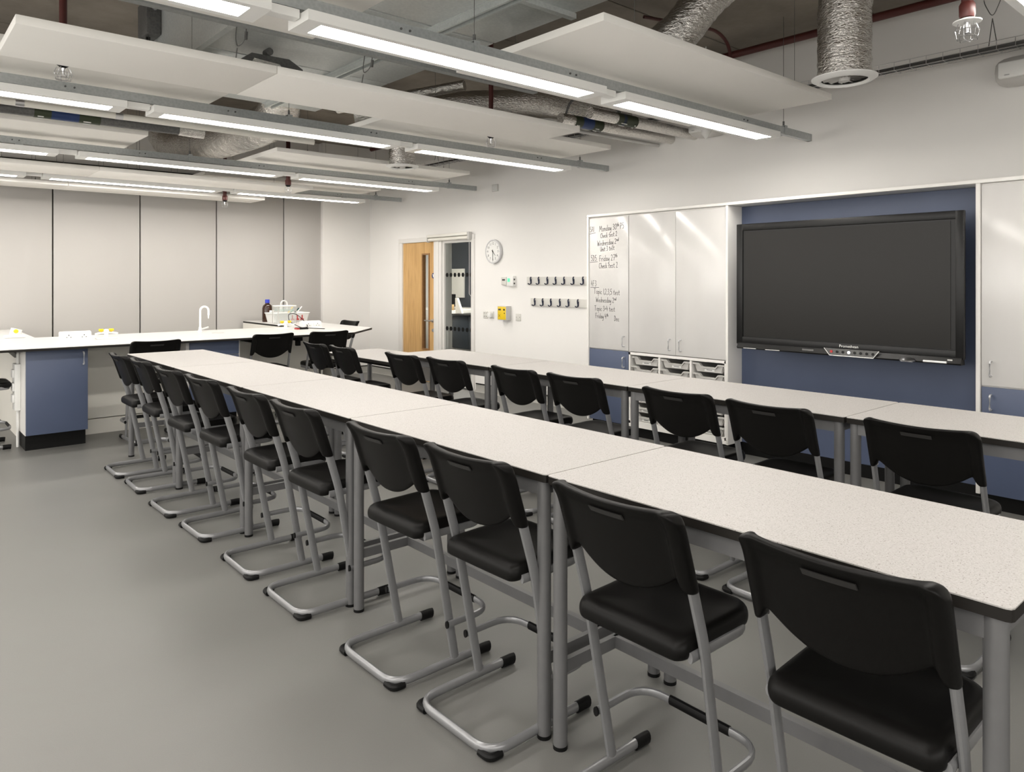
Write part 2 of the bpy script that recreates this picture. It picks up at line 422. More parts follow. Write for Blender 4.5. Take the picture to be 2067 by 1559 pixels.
part('kick_plate', MB().box(XW - .007, XW - .005, 8.63, 9.41, .02, .30), M['chrome'], dr)
tag(part('fire_door_sign', MB().lathe((XW - .006, 8.64, 1.545), [(.04, -.002), (.04, 0)], 24, 'x'), M['label_blue']), 'small round blue sign with white symbol on the oak door', 'sign')
# white symbol on the sign
sg = MB(); sg.box(XW - .0095, XW - .0085, 8.632, 8.648, 1.525, 1.565); sg.box(XW - .0095, XW - .0085, 8.622, 8.658, 1.553, 1.565)
sgo = part('symbol', sg, M['plastic'], bpy.data.objects['fire_door_sign'])
wn = sgroup('window_1', (XW, 8.1, 0))
part('frame', MB().box(XW, XW + .07, 7.74, 7.765, .05, 2.035).box(XW, XW + .07, 8.385, 8.42, .05, 2.035).box(XW, XW + .07, 7.765, 8.385, .02, .07).box(XW, XW + .07, 7.765, 8.385, 2.0, 2.035), M['white'], wn)
part('pane', MB().box(XW + .03, XW + .036, 7.765, 8.385, .07, 2.0), M['glass'], wn)
for zz in (1.555, .805):
    for k in range(7):
        yy = 8.355 - k * .0917
        part('manifestation_dot', MB().lathe((XW + .026, yy, zz), [(.03, 0), (.03, .003)], 20, 'x'), M['plinth'], wn)
# roller blind over the sidelight
bl = thing('roller_blind', 'rolled up cream roller blind above the glass sidelight', 'blind', (XW - .04, 8.2, 2.09))
part('roll', MB().cyl((XW - .055, 7.76, 2.055), (XW - .055, 8.68, 2.055), .024), M['cream'], bl)
part('cassette', MB().box(XW - .09, XW - .031, 7.75, 8.69, 2.085, 2.125, .006), M['cream'], bl)
part('end_bracket', MB().box(XW - .085, XW - .031, 7.715, 7.75, 2.02, 2.13, .004), M['grey_plastic'], bl)
part('end_bracket', MB().box(XW - .085, XW - .031, 8.685, 8.70, 2.02, 2.12, .004), M['grey_plastic'], bl)
part('pull_chain', MB().tube([(XW - .06, 7.735, 2.03), (XW - .06, 7.735, 1.3), (XW - .05, 7.72, 1.27), (XW - .04, 7.71, 1.3), (XW - .04, 7.712, 2.03)], .003, n=5), M['plastic'], bl)

# ------------------------------------------------------------------ the room behind the glass
struct('wall_beyond', MB().box(10.0, 10.1, 6.0, 13.86, 0, 3.0), M['slate'])
struct('ceiling_beyond', MB().box(XW + .15, 10.1, 6.0, 13.96, 2.9, 3.0), M['wall'])
struct('wall_beyond_side', MB().box(XW + .15, 10.1, 13.86, 13.96, 0, 2.9), M['wall'])
struct('wall_beyond_near', MB().box(XW + .15, 10.1, 6.0, 6.1, 0, 2.9), M['wall'])
cb = thing('base_cabinet', 'dark slate base cabinet seen through the glass sidelight', 'cabinet', (9.0, 11.5, 0))
part('carcass', MB().box(8.62, 9.9, 9.0, 11.64, .15, .79), M['slate'], cb)
part('plinth', MB().box(8.68, 9.9, 9.0, 11.64, 0, .15), M['grey_plastic'], cb)
part('worktop', MB().box(8.57, 9.9, 9.0, 11.65, .79, .825, .005), M['gloss_black'], cb)
for k in range(5): part('door_front', MB().box(8.60, 8.62, 9.02 + k * .525, 9.535 + k * .525, .16, .78, .003), M['slate'], cb)
lp = thing('end_cupboard', 'white end cupboard left of slate base cabinet beyond the sidelight', 'cabinet', (8.9, 12.3, 0))
part('body', MB().box(8.48, 9.9, 11.66, 13.5, 0, .885, .006), M['cream'], lp)
tag(part('storage_tub', MB().prism([(9.2, 11.0), (9.5, 11.0), (9.52, 11.63), (9.18, 11.63)], .827, 1.0), M['teal']), 'dark teal tub on the worktop beyond the glass sidelight', 'tub')
mo = thing('monitor', 'dark computer monitor seen edge of the glass beyond the door', 'monitor', (8.8, 12.0, .886))
part('stand', MB().box(8.75, 8.95, 11.95, 12.2, .886, .90).box(8.86, 8.89, 12.0, 12.06, .90, 1.1), M['gloss_black'], mo)
part('display', MB().box(8.8, 8.86, 11.86, 12.4, 1.005, 1.20, .008), M['gloss_black'], mo)
tag(part('wooden_block', MB().box(8.55, 8.68, 11.67, 11.93, .887, 1.0, .004), M['pine']), 'pale wooden block in front of the monitor beyond the glass', 'block')
tag(part('paper_stand', MB().prism([(11.44, .83), (11.64, .83), (11.655, 1.13), (11.60, 1.13)], 8.69, 8.74, 'x'), M['cream']), 'white slanted paper stand beside the monitor beyond the glass', 'stand')
tag(part('notice_board', MB().box(9.95, 9.995, 13.04, 13.75, 1.09, 1.74, .004), M['cream']), 'blank white board on the slate wall beyond the glass', 'board')
rl = thing('beyond_fill_light', 'flat unseen ceiling light added to light the room beyond the oak door', 'light', (8.2, 11.0, 2.9))  # out of view, added so the room behind the glass is lit
part('housing', MB().box(7.6, 8.8, 10.4, 11.6, 2.86, 2.898), M['plastic'], rl)
part('diffuser', MB().box(7.65, 8.75, 10.45, 11.55, 2.855, 2.86), M['lamp'], rl)

# ------------------------------------------------------------------ long bench along the far partition
BZ = .90
bt = thing('lab_bench', 'white U shaped laboratory bench with dark edge before the grey partition', 'bench', (2.7, 8.0, 0))
outline = [(0.60, 7.60), (0.80, 7.36), (4.06, 7.33), (4.62, 7.90), (4.66, 10.39), (3.985, 10.39), (3.985, 8.75), (1.24, 8.75), (1.27, 10.39), (0.60, 10.39)]
part('worktop', MB().prism(outline, BZ - .004, BZ), M['bench_top'], bt)
part('worktop_edge', MB().prism(outline, BZ - .024, BZ - .004), M['edge'], bt)
part('knee_panel', MB().box(1.47, 2.31, 7.97, 7.99, .15, BZ - .025).box(2.82, 3.95, 7.97, 7.99, .15, BZ - .025), M['cream'], bt)
part('knee_rail', MB().box(1.47, 2.31, 7.95, 7.97, .80, BZ - .025).box(2.82, 4.0, 7.95, 7.97, .80, BZ - .025), M['cream'], bt)
part('base_board', MB().box(1.47, 2.31, 7.965, 7.985, 0, .142).box(2.82, 3.95, 7.965, 7.985, 0, .142), M['cream'], bt)
part('side_panel', MB().box(1.03, 1.05, 8.02, 10.38, 0, BZ - .025), M['cream'], bt)
part('side_panel', MB().box(3.98, 4.0, 7.97, 10.38, 0, BZ - .025), M['cream'], bt)
part('back_panel', MB().box(1.06, 3.97, 8.68, 8.70, 0, BZ - .025), M['cream'], bt)
part('return_front', MB().box(4.15, 4.17, 8.02, 10.38, 0, BZ - .025), M['white'], bt)
for xx in (1.92, 3.46, 3.0):
    part('support_bracket', MB().box(xx, xx + .045, 7.45, 7.95, BZ - .075, BZ - .025).box(xx, xx + .045, 7.5, 7.54, BZ - .13, BZ - .07), M['plinth'], bt)
part('angle_bracket', MB().tube([(0.9, 7.62, BZ - .03), (1.0, 8.03, BZ - .12)], .008, .02, n=4, square=True), M['darkmetal'], bt)

def handle_x(mb, x, y, z0, z1, r=.006):   # bar handle on a front that faces -X
    return mb.tube(bend([(x, y, z0), (x - .032, y, z0), (x - .032, y, z1), (x, y, z1)], .012), r, n=8)
def handle_y(mb, x, y, z0, z1, r=.006):   # on a front that faces -Y
    return mb.tube(bend([(x, y, z0), (x, y - .032, z0), (x, y - .032, z1), (x, y, z1)], .012), r, n=8)
c1 = thing('bench_cupboard', 'single blue door cupboard at the left end under the bench', 'cabinet', (1.23, 7.7, 0))
part('carcass', MB().box(.99, 1.465, 7.49, 7.99, .14, BZ - .026), M['white'], c1)
part('plinth', MB().box(1.0, 1.46, 7.555, 7.98, 0, .139), M['plinth'], c1)
d = part('door', MB().box(.994, 1.462, 7.468, 7.488, .142, BZ - .03, .002), M['blue'], c1)
part('handle', handle_y(MB(), 1.425, 7.468, .73, .84), M['handle'], d)
c2 = thing('bench_drawer_unit', 'blue drawer cupboard under the middle of the bench', 'cabinet', (2.58, 7.7, 0))
part('carcass', MB().box(2.312, 2.84, 7.49, 7.99, .14, BZ - .026), M['white'], c2)
part('plinth', MB().box(2.33, 2.83, 7.555, 7.98, 0, .139), M['plinth'], c2)
part('drawer', MB().box(2.34, 2.822, 7.468, 7.488, .732, BZ - .03, .002), M['blue'], c2)
part('drawer', MB().box(2.34, 2.822, 7.468, 7.488, .58, .726, .002), M['blue'], c2)
part('door', MB().box(2.34, 2.822, 7.468, 7.488, .142, .574, .002), M['blue'], c2)
tb = thing('trunking_box', 'white vertical trunking box on the left side of the bench cupboard', 'trunking', (1.0, 7.9, .3))
part('housing', MB().box(.945, .989, 7.72, 7.86, .33, .74, .004), M['plastic'], tb)
for z0 in (.62, .50, .40): part('socket', MB().box(.930, .945, 7.74, 7.84, z0, z0 + .07, .004), M['plastic'], tb)
part('conduit', MB().cyl((.975, 7.79, .0), (.975, 7.79, .33), .012, 8).cyl((.975, 7.79, .74), (.975, 7.79, .865), .012, 8), M['plastic'], tb)

def faucet(x, y, label, rz=0.0):
    f = thing('swan_neck_tap', label, 'tap', (x, y, BZ), rz, 'white laboratory taps')
    b = MB(); b.lathe((x, y, BZ), [(.03, 0), (.03, .01), (.02, .02), (.016, .05), (.013, .06)], 16); part('base', b, M['plastic'], f)
    pts = [(x, y, BZ + .05), (x, y, BZ + .24)]
    for k in range(1, 9): a = PI * k / 8; pts.append((x + .045 - .045 * math.cos(a), y - 0.0, BZ + .24 + .045 * math.sin(a)))
    pts.append((x + .09, y, BZ + .19))
    part('neck', MB().tube(pts, .0115, n=10, ref=(0, 1, 0)), M['plastic'], f)
    part('nozzle', MB().lathe((x + .09, y, BZ + .15), [(.006, 0), (.009, .04), (.014, .045)], 10), M['plastic'], f)
    part('lever', MB().tube([(x + .012, y - .01, BZ + .03), (x + .075, y - .05, BZ + .055)], .012, n=8), M['grey_plastic'], f)
    return f
faucet(2.76, 8.45, 'white swan neck tap rising from the middle of the bench')
faucet(4.43, 10.12, 'white swan neck tap behind the tub on the right bench arm')
cup = thing('sink_grate', 'small grey oval drip sink set in the bench beside the tap', 'sink', (2.88, 8.22, BZ))
part('rim', MB().lathe((2.88, 8.22, BZ), [(.07, 0), (.07, .003), (.055, .003), (.055, .001)], 20), M['grey_plastic'], cup)

def gastap(x, y, label):
    g = thing('gas_tap', label, 'tap', (x, y, BZ), 0, 'yellow handled gas taps')
    part('base', MB().box(x - .09, x + .09, y - .05, y + .05, BZ, BZ + .012, .004).lathe((x, y, BZ + .012), [(.022, 0), (.018, .05), (.026, .055), (.026, .075), (.01, .085)], 14), M['plastic'], g)
    for s in (-1, 1):
        n_ = part('nozzle', MB().tube([(x, y, BZ + .06), (x + s * .05, y, BZ + .06), (x + s * .10, y - .02, BZ + .05)], .010, n=8), M['plastic'], g)
        part('handle', MB().box(x + s * .045 - .022, x + s * .045 + .022, y - .012, y + .012, BZ + .075, BZ + .10, .006).cyl((x + s * .045, y, BZ + .06), (x + s * .045, y, BZ + .08), .008, 8), M['yellow'], n_)
    return g
gastap(1.75, 8.12, 'yellow handled gas tap beside the double socket on the bench')
gastap(3.70, 8.32, 'yellow handled gas tap before the clear tank on the bench')
g3 = thing('gas_outlet', 'white domed outlet with yellow knob on the left bench arm', 'tap', (1.08, 8.85, BZ))
part('base', MB().box(.99, 1.17, 8.80, 8.90, BZ, BZ + .03, .01).tube([(1.08, 8.85, BZ + .02), (1.10, 8.85, BZ + .09)], .05, n=14), M['plastic'], g3)
part('knob', MB().lathe((1.085, 8.80, BZ + .07), [(.02, -.03), (.02, 0)], 12, 'y'), M['yellow'], g3)

def bench_socket(x0, x1, y, label, n=2):
    s_ = thing('bench_socket', label, 'socket', ((x0 + x1) / 2, y, BZ))
    poly = [(y - .06, BZ), (y + .06, BZ), (y + .06, BZ + .075), (y + .02, BZ + .085), (y - .03, BZ + .075)]
    part('pedestal', MB().prism(poly, x0, x1, 'x'), M['plastic'], s_)
    wd = (x1 - x0) / n
    for k in range(n):
        cx = x0 + wd * (k + .5)
        f_ = part('outlet', MB().box(cx - wd * .4, cx + wd * .4, y - .057, y - .037, BZ + .018, BZ + .066, .003), M['plastic'], s_)
        part('pin_hole', MB().box(cx - .004, cx + .004, y - .0585, y - .0565, BZ + .045, BZ + .056).box(cx - .022, cx - .012, y - .0585, y - .0565, BZ + .028, BZ + .034).box(cx + .012, cx + .022, y - .0585, y - .0565, BZ + .028, BZ + .034), M['slot'], f_)
    return s_
bench_socket(1.36, 1.62, 8.16, 'white double socket pedestal at the left of the bench')
bench_socket(3.93, 4.17, 8.38, 'white double socket pedestal beside the cables on the bench')

bo = thing('reagent_bottle', 'brown glass bottle with blue screw cap on the bench', 'bottle', (4.17, 9.98, BZ))
part('glass', MB().lathe((4.17, 9.98, BZ), [(.066, 0), (.07, .01), (.07, .19), (.06, .225), (.03, .25), (.026, .27)], 24), M['brown_glass'], bo)
part('cap', MB().lathe((4.17, 9.98, BZ + .262), [(.032, 0), (.032, .045), (.028, .05)], 20), M['blue_cap'], bo)
part('label_patch', MB().box(4.17, 4.238, 9.907, 9.93, BZ + .135, BZ + .16), M['plastic'], bo)
tu = thing('plastic_tub', 'white plastic tub with red lettering holding bits on the bench', 'tub', (4.38, 9.35, BZ))
def tubprof(mb, x0, x1, y0, y1, z0, z1, fl, tk):
    a = rounded(x0, x1, y0, y1, .03, 3); b = rounded(x0 - fl, x1 + fl, y0 - fl, y1 + fl, .03, 3)
    ai = rounded(x0 + tk, x1 - tk, y0 + tk, y1 - tk, .03, 3); bi = rounded(x0 - fl + tk, x1 + fl - tk, y0 - fl + tk, y1 + fl - tk, .03, 3); n = len(a)
    vs = [(*p, z0) for p in a] + [(*p, z1) for p in b] + [(*p, z1) for p in bi] + [(*p, z0 + tk) for p in ai]
    fs = [tuple(range(n))[::-1], tuple(range(3 * n, 4 * n))]
    for r in range(3): fs += [(r * n + k, r * n + (k + 1) % n, (r + 1) * n + (k + 1) % n, (r + 1) * n + k) for k in range(n)]
    return mb.add(vs, fs)
part('tub_body', tubprof(MB(), 4.12, 4.60, 9.62, 9.88, BZ, BZ + .125, .025, .004), M['plastic'], tu)
part('rim', MB().tube([(*p, BZ + .127) for p in rounded(4.09, 4.63, 9.59, 9.91, .04, 4)], .006, closed=True, n=6), M['plastic'], tu)
lt = MB()
for k, s_ in enumerate('ulL'):
    xx = 4.34 + k * .07
    lt.box(xx, xx + .05, 9.592, 9.597, BZ + .03, BZ + .05); lt.box(xx + .018, xx + .032, 9.588, 9.594, BZ + .05, BZ + .10)
part('lettering', lt, M['red'], tu)
for k, (dx, dy, col) in enumerate(((4.36, 9.72, 'green'), (4.43, 9.70, 'teal'), (4.49, 9.74, 'plastic'), (4.40, 9.80, 'yellow'))):
    tag(part('marker_pen', MB().tube([(dx - .05, dy, BZ + .07), (dx + .08, dy, BZ + .17 + .02 * k)], .009, n=8), M[col]),
        ['green marker pen poking out of the white tub', 'teal marker pen leaning in the white tub', 'white marker pen leaning at the right of the white tub', 'yellow marker pen at the back of the white tub'][k], 'pen')
ta = thing('clear_tank', 'clear plastic open tank standing in front of the tub on the bench', 'tank', (4.17, 9.4, BZ))
part('walls', tubprof(MB(), 4.05, 4.30, 9.34, 9.52, BZ, BZ + .235, .0, .004), M['clear_plastic'], ta)
for (ex, ey) in ((4.05, 9.34), (4.30, 9.34), (4.30, 9.52), (4.05, 9.52)): part('corner_post', MB().tube([(ex, ey, BZ), (ex, ey, BZ + .235)], .0045, n=4, square=True), M['grey_plastic'], ta)
part('rim', MB().tube([(4.05, 9.34, BZ + .235), (4.30, 9.34, BZ + .235), (4.30, 9.52, BZ + .235), (4.05, 9.52, BZ + .235)], .008, closed=True, n=6), M['plastic'], ta)
part('inner_tray', MB().box(4.07, 4.28, 9.36, 9.50, BZ + .17, BZ + .19), M['clear_tint'], ta)
mu = thing('multimeter', 'small dark multimeter with red leads lying on the bench', 'meter', (3.82, 8.22, BZ))
part('case', MB().box(3.76, 3.90, 8.13, 8.21, BZ, BZ + .022, .006), M['black'], mu)
part('bumper', MB().box(3.755, 3.79, 8.128, 8.212, BZ, BZ + .018, .005), M['red'], mu)
cbp = [(3.88, 8.2, BZ + .015), (3.96, 8.26, BZ + .02), (4.0, 8.5, BZ + .10), (3.95, 8.6, BZ + .17), (3.86, 8.6, BZ + .17), (3.82, 8.5, BZ + .08), (3.88, 8.3, BZ + .01), (4.0, 8.1, BZ + .006), (4.04, 8.0, BZ + .006)]
tag(part('test_lead', MB().tube(bend(cbp, .06, 4), .0045, n=6), M['plinth']), 'black looped test lead lying beside the multimeter', 'cable')

# ------------------------------------------------------------------ wall storage on the right wall
XC = 5.40
fc = thing('storage_surround', 'white surround panels framing the storage wall and the screen recess', 'frame', (5.7, 3.3, 0))
part('top_panel', MB().box(XC - .012, XW - .006, .7, 5.03, 2.108, 2.132, .002), M['white'], fc)
part('end_panel', MB().box(XC - .012, XW - .002, 5.008, 5.03, .095, 2.107, .002), M['white'], fc)
part('side_panel', MB().box(XC - .012, XW - .002, 3.425, 3.447, .10, 2.107, .002), M['white'], fc)
part('side_panel', MB().box(XC - .012, XW - .002, 1.575, 1.60, .10, 2.107, .002), M['white'], fc)
rb = thing('recess_panel', 'blue backing panel in the recess behind the large screen', 'panel', (5.62, 2.5, 0))
part('board', MB().box(5.60, 5.62, 1.601, 3.424, .10, 2.106), M['blue'], rb)
part('plinth', MB().box(5.60, 5.62, 1.601, 3.424, 0, .098), M['plinth'], rb)
ca = thing('tall_cupboard', 'tall cupboard with handwritten whiteboard door over a blue door', 'cupboard', (5.7, 4.75, 0))
part('carcass', MB().box(XC + .022, XW - .003, 4.503, 5.006, .10, 2.106), M['white'], ca)
part('plinth', MB().box(XC + .05, XW - .003, 4.503, 5.006, 0, .099), M['plinth'], ca)
dw = part('door', MB().box(XC, XC + .02, 4.506, 5.004, .81, 2.092, .002), M['board'], ca, label='whiteboard door with handwriting')
part('handle', handle_x(MB(), XC, 4.555, .85, .945), M['handle'], dw)
db = part('door', MB().box(XC, XC + .02, 4.506, 5.004, .105, .802, .002), M['blue'], ca, label='blue lower door')
part('handle', handle_x(MB(), XC, 4.555, .65, .745), M['handle'], db)
cc = thing('tray_cupboard', 'double whiteboard door cupboard above open bays of grey trays', 'cupboard', (5.7, 3.97, 0))
part('upper_carcass', MB().box(XC + .022, XW - .003, 3.449, 4.500, .81, 2.106), M['white'], cc)
for a, b, hy_ in ((3.965, 4.498, 4.02), (3.451, 3.961, 3.905)):
    q = part('door', MB().box(XC, XC + .02, a, b, .808, 2.092, .002), M['board'], cc)
    part('handle', handle_x(MB(), XC, hy_, .85, .95), M['handle'], q)
bay = MB()
bay.box(XC, XW - .01, 3.449, 3.466, .13, .80); bay.box(XC, XW - .01, 4.482, 4.50, .13, .80)
for yy in (3.795, 4.135): bay.box(XC, XW - .01, yy, yy + .02, .16, .775)
bay.box(XC, XW - .01, 3.449, 4.50, .778, .802); bay.box(XC, XW - .01, 3.449, 4.50, .10, .155); bay.box(XC + .45, XC + .46, 3.46, 4.49, .15, .78)
part('open_bays', bay, M['white'], cc)
part('plinth', MB().box(XC + .05, XW - .003, 3.45, 4.50, 0, .099), M['plinth'], cc)
# trays
def tray_mesh():
    mb = MB(); wd = .15  # half width; local: front faces -X at x=0, centre y=0, top z=0
    # lip profile with dropped hand hold in the middle
    lip = [(-wd - .008, 0), (-.095, 0), (-.07, -.028), (.07, -.028), (.095, 0), (wd + .008, 0)]
    th = .013
    poly = lip + [(p[0], p[1] - th) for p in reversed(lip)]
    mb.prism(poly, -.02, .012, 'x')
    body = [(-wd + .012, -.012), (-.092, -.012), (-.068, -.040), (.068, -.040), (.092, -.012), (wd - .012, -.012), (wd - .03, -.072), (-wd + .03, -.072)]
    mb.prism(body, -.004, .0, 'x')
    mb.prism([(-wd, -.012), (-wd + .006, -.012), (-wd + .03, -.072), (-wd + .024, -.072)], 0, .40, 'x')
    mb.prism([(wd, -.012), (wd - .006, -.012), (wd - .03, -.072), (wd - .024, -.072)], 0, .40, 'x')
    mb.box(0, .40, -wd + .026, wd - .026, -.075, -.071); mb.box(.395, .40, -wd + .02, wd - .02, -.07, -.012)
    return mb
M['tray'] = plain('tray_grey', (0.50, 0.49, 0.47), 0.4, var=0.02)
tray0 = None
colname = ['left', 'middle', 'right']; rowname = ['top', 'second', 'third', 'fourth', 'fifth', 'sixth', 'bottom']
for ci, yc in enumerate((4.31, 3.975, 3.63)):
    for ri in range(7):
        z = .762 - ri * .0885
        lab = 'grey storage tray, %s of its stack in the %s bay' % (rowname[ri], colname[ci])
        dx = random.uniform(-.012, .006)
        if tray0 is None:
            tray0 = thing('storage_tray', lab, 'tray', (0, 0, 0), 0, 'grey trays in the open bays')
            part('tray_body', tray_mesh(), M['tray'], tray0)
            lbm = MB().box(-.0065, -.004, -.055, .045, -.066, -.046)
            part('label_strip', lbm, M['plastic'], tray0)
            pm = MB()
            for k in range(7): pm.box(-.0075, -.0065, -.03 + k * .008, -.025 + k * .008, -.058, -.052)
            part('printed_mark', pm, M['ink'], tray0)
            tray0.location = (XC + .025 + dx, yc, z)
        else:
            dup(tray0, (XC + .025 + dx, yc, z), 0, lab)
cr = thing('right_cupboard', 'tall whiteboard cupboard with blue lower door right of the screen', 'cupboard', (5.7, 1.2, 0))
part('carcass', MB().box(XC + .022, XW - .003, .72, 1.573, .10, 2.106), M['white'], cr)
part('plinth', MB().box(XC + .05, XW - .003, .72, 1.573, 0, .099), M['plinth'], cr)
q = part('door', MB().box(XC, XC + .02, .74, 1.570, .803, 2.092, .002), M['board'], cr, label='whiteboard upper door')
part('handle', handle_x(MB(), XC, 1.515, .865, .96), M['handle'], q)
q = part('door', MB().box(XC, XC + .02, .74, 1.570, .105, .793, .002), M['blue'], cr, label='blue lower door')
part('handle', handle_x(MB(), XC, 1.515, .65, .745), M['handle'], q)

# --- handwriting: a small single stroke hand
G = {
 'M': [[(0, 0), (.08, 1), (.32, .35), (.58, 1), (.66, 0)]], 'o': [[(.3, .52), (.1, .45), (.05, .2), (.2, 0), (.38, .1), (.42, .35), (.3, .52)]],
 'n': [[(0, .5), (.05, 0)], [(.04, .35), (.2, .52), (.34, .4), (.36, 0)]], 'd': [[(.36, .45), (.15, .48), (.03, .22), (.15, .02), (.34, .12)], [(.4, 1), (.38, .0)]],
 'a': [[(.36, .45), (.15, .5), (.03, .22), (.15, .02), (.34, .14), (.36, .48), (.4, .0)]], 'y': [[(0, .5), (.08, .12), (.22, .08), (.36, .5)], [(.36, .5), (.3, -.3), (.1, -.45), (.02, -.3)]],
 '3': [[(.05, .9), (.25, 1), (.38, .8), (.15, .55), (.4, .35), (.28, .02), (.02, .08)]], '0': [[(.25, 1), (.05, .7), (.05, .25), (.22, 0), (.4, .25), (.42, .75), (.25, 1)]],
 't': [[(.18, .85), (.15, .1), (.25, 0), (.34, .06)], [(0, .52), (.36, .56)]], 'h': [[(.02, 1), (.04, 0)], [(.05, .35), (.2, .52), (.33, .38), (.34, 0)]],
 'P': [[(.05, 0), (.05, 1)], [(.05, .95), (.32, .98), (.42, .72), (.3, .5), (.06, .48)]], '5': [[(.42, 1), (.1, .98), (.06, .55), (.3, .6), (.42, .32), (.28, .02), (.02, .08)]],
 'C': [[(.5, .82), (.32, 1), (.08, .75), (.03, .35), (.2, .02), (.45, .12)]], 'e': [[(.04, .26), (.34, .3), (.3, .5), (.12, .48), (.04, .22), (.14, 0), (.36, .1)]],
 'c': [[(.34, .42), (.2, .5), (.05, .35), (.06, .1), (.2, 0), (.34, .08)]], 'k': [[(.03, 1), (.04, 0)], [(.32, .5), (.05, .24), (.36, 0)]],
 's': [[(.3, .45), (.15, .52), (.06, .4), (.28, .2), (.2, .0), (.02, .05)]], '2': [[(.04, .8), (.2, 1), (.38, .85), (.35, .6), (.03, .02), (.45, .05)]],
 'W': [[(0, 1), (.15, 0), (.33, .7), (.5, 0), (.7, 1)]], 'r': [[(.02, .5), (.05, 0)], [(.05, .32), (.18, .5), (.3, .48)]],
 'U': [[(0, 1), (.02, .25), (.18, 0), (.38, .2), (.42, 1)]], 'i': [[(.05, .5), (.07, 0)], [(.05, .68), (.06, .72)]],
 'F': [[(.05, 0), (.05, .95)], [(.0, .97), (.45, 1)], [(.05, .52), (.35, .54)]], '7': [[(.03, .95), (.4, 1), (.18, 0)], [(.1, .5), (.36, .52)]],
 'D': [[(.05, 0), (.06, 1)], [(.0, .98), (.3, .92), (.45, .5), (.3, .08), (.02, 0)]], 'T': [[(0, .95), (.55, 1)], [(.26, .96), (.24, 0)]],
 'p': [[(.03, .5), (.05, -.42)], [(.04, .4), (.22, .52), (.36, .3), (.22, .03), (.05, .08)]], '1': [[(.1, 1), (.12, 0)]], ',': [[(.08, .08), (.02, -.15)]],
 '4': [[(.12, 1), (.03, .4), (.4, .42)], [(.32, .7), (.3, 0)]], '+': [[(0, .45), (.34, .47)], [(.17, .65), (.16, .28)]],
 'A': [[(0, 0), (.1, .9), (.35, .95), (.4, 0)], [(.05, .42), (.38, .45)]],
}
def ribbon(mb, pts, x, wd=.0036):
    for (a, b) in zip(pts[:-1], pts[1:]):
        d = Vector((b[0] - a[0], b[1] - a[1]))
        if d.length < 1e-6: continue
        d.normalize(); nx, nz = -d.y * wd / 2, d.x * wd / 2; e = d * wd * .35
        q = [(a[0] - e.x + nx, a[1] - e.y + nz), (b[0] + e.x + nx, b[1] + e.y + nz), (b[0] + e.x - nx, b[1] + e.y - nz), (a[0] - e.x - nx, a[1] - e.y - nz)]
        mb.add([(x, -p[0], p[1]) for p in q], [(0, 1, 2, 3)])   # p[0] is measured in the reading direction (-Y)
def write(mb, txt, y, z, size, x, slope=0.0, sx=.82):
    cx = 0.0; k = size; sup = False
    for ch in txt:
        if ch == '^': sup = True; continue
        if ch == ' ': cx += .32 * k * sx; sup = False; continue
        g = G[ch]; kk = k * .6 if sup else k; zo = .5 * k if sup else 0; mx = 0
        for st in g:
            p = [(-y + cx + a * kk * sx, z + zo + b * kk + slope * cx) for a, b in st]
            mx = max(mx, max(a for a, b in st)); ribbon(mb, p, x)
        cx += (mx + .14) * kk * sx
HX = XC - .0012
def pxw(px, py):  # writing start point on the door plane, from the survey of the photograph
    a = YAW + math.atan((px - 1033.5) / 1479.0); yy = HX / math.tan(a)
    dep = HX * math.sin(YAW) + yy * math.cos(YAW); return yy, 1.48 - (py - 566.0) * dep / 1479.0
blocks = (
 ((('5A1', 1191, 469, .052, .03), ('Monday 30^th P5', 1210, 468, .056, .06), ('Check test 2', 1212, 481, .046, .07), ('Wednesday 2^nd', 1206, 497, .052, .06), ('Unit 3 test', 1212, 508, .046, .07)), (1190, 473, 1202, 470)),
 ((('5D5', 1193, 527, .056, .0), ('Friday 27^th', 1210, 528, .058, .04), ('Check test 2', 1209, 542, .052, .03)), (1191, 530, 1206, 528.5)),
 ((('4F3', 1193, 578, .056, 0), ('Topic 1,2,3,5 test', 1199, 593, .054, -.03), ('Wednesday 2^nd', 1203, 610, .050, -.01), ('Topic 3+4 test', 1200, 627, .050, -.01), ('Friday 4^th', 1202, 642, .048, -.02)), (1192, 580.5, 1209, 580.5)),
 ((('Dec', 1240, 648, .050, -.04),), None))
for lines, ul in blocks:
    hw = MB()
    for txt, lx, ly, sz, sl in lines:
        yy, zz = pxw(lx, ly); write(hw, txt, yy, zz, sz, HX, sl)
    if ul: a = pxw(*ul[:2]); b = pxw(*ul[2:]); ribbon(hw, [(-a[0], a[1]), (-b[0], b[1])], HX)
    o_ = part('handwriting', hw, M['ink'], dw, smooth=None)
# --- large interactive screen
TX = 5.30
tv = thing('wall_screen', 'large black interactive flat screen mounted before the blue panel', 'screen', (5.45, 2.465, .92))
T0, T1, S0, S1 = 1.64, 3.29, 1.69, 3.235
part('rear_housing', MB().box(TX + .03, 5.44, T0 + .03, T1 - .03, 1.0, 1.92, .02), M['black'], tv)
bz = MB()
bz.box(TX, TX + .035, T0, S0, .965, 1.934, .004); bz.box(TX, TX + .035, S1, T1, .965, 1.934, .004)
bz.box(TX, TX + .035, S0 - .003, S1 + .003, 1.88, 1.934, .004); bz.box(TX, TX + .035, S0 - .003, S1 + .003, .965, 1.024, .004)
part('bezel', bz, M['gloss_black'], tv)
part('inner_border', MB().box(TX + .010, TX + .016, S0, S1, 1.022, 1.882), M['gloss_black'], tv)
part('display', MB().box(TX + .006, TX + .011, S0 + .03, S1 - .012, 1.03, 1.868), M['screen'], tv)
pb = MB(); pb.prism([(TX - .02, .93), (TX - .03, .94), (TX - .012, .975), (TX + .03, .985), (TX + .05, .93)], T0 + .01, T1 - .02, 'y')
part('pen_tray', pb, M['gloss_black'], tv)
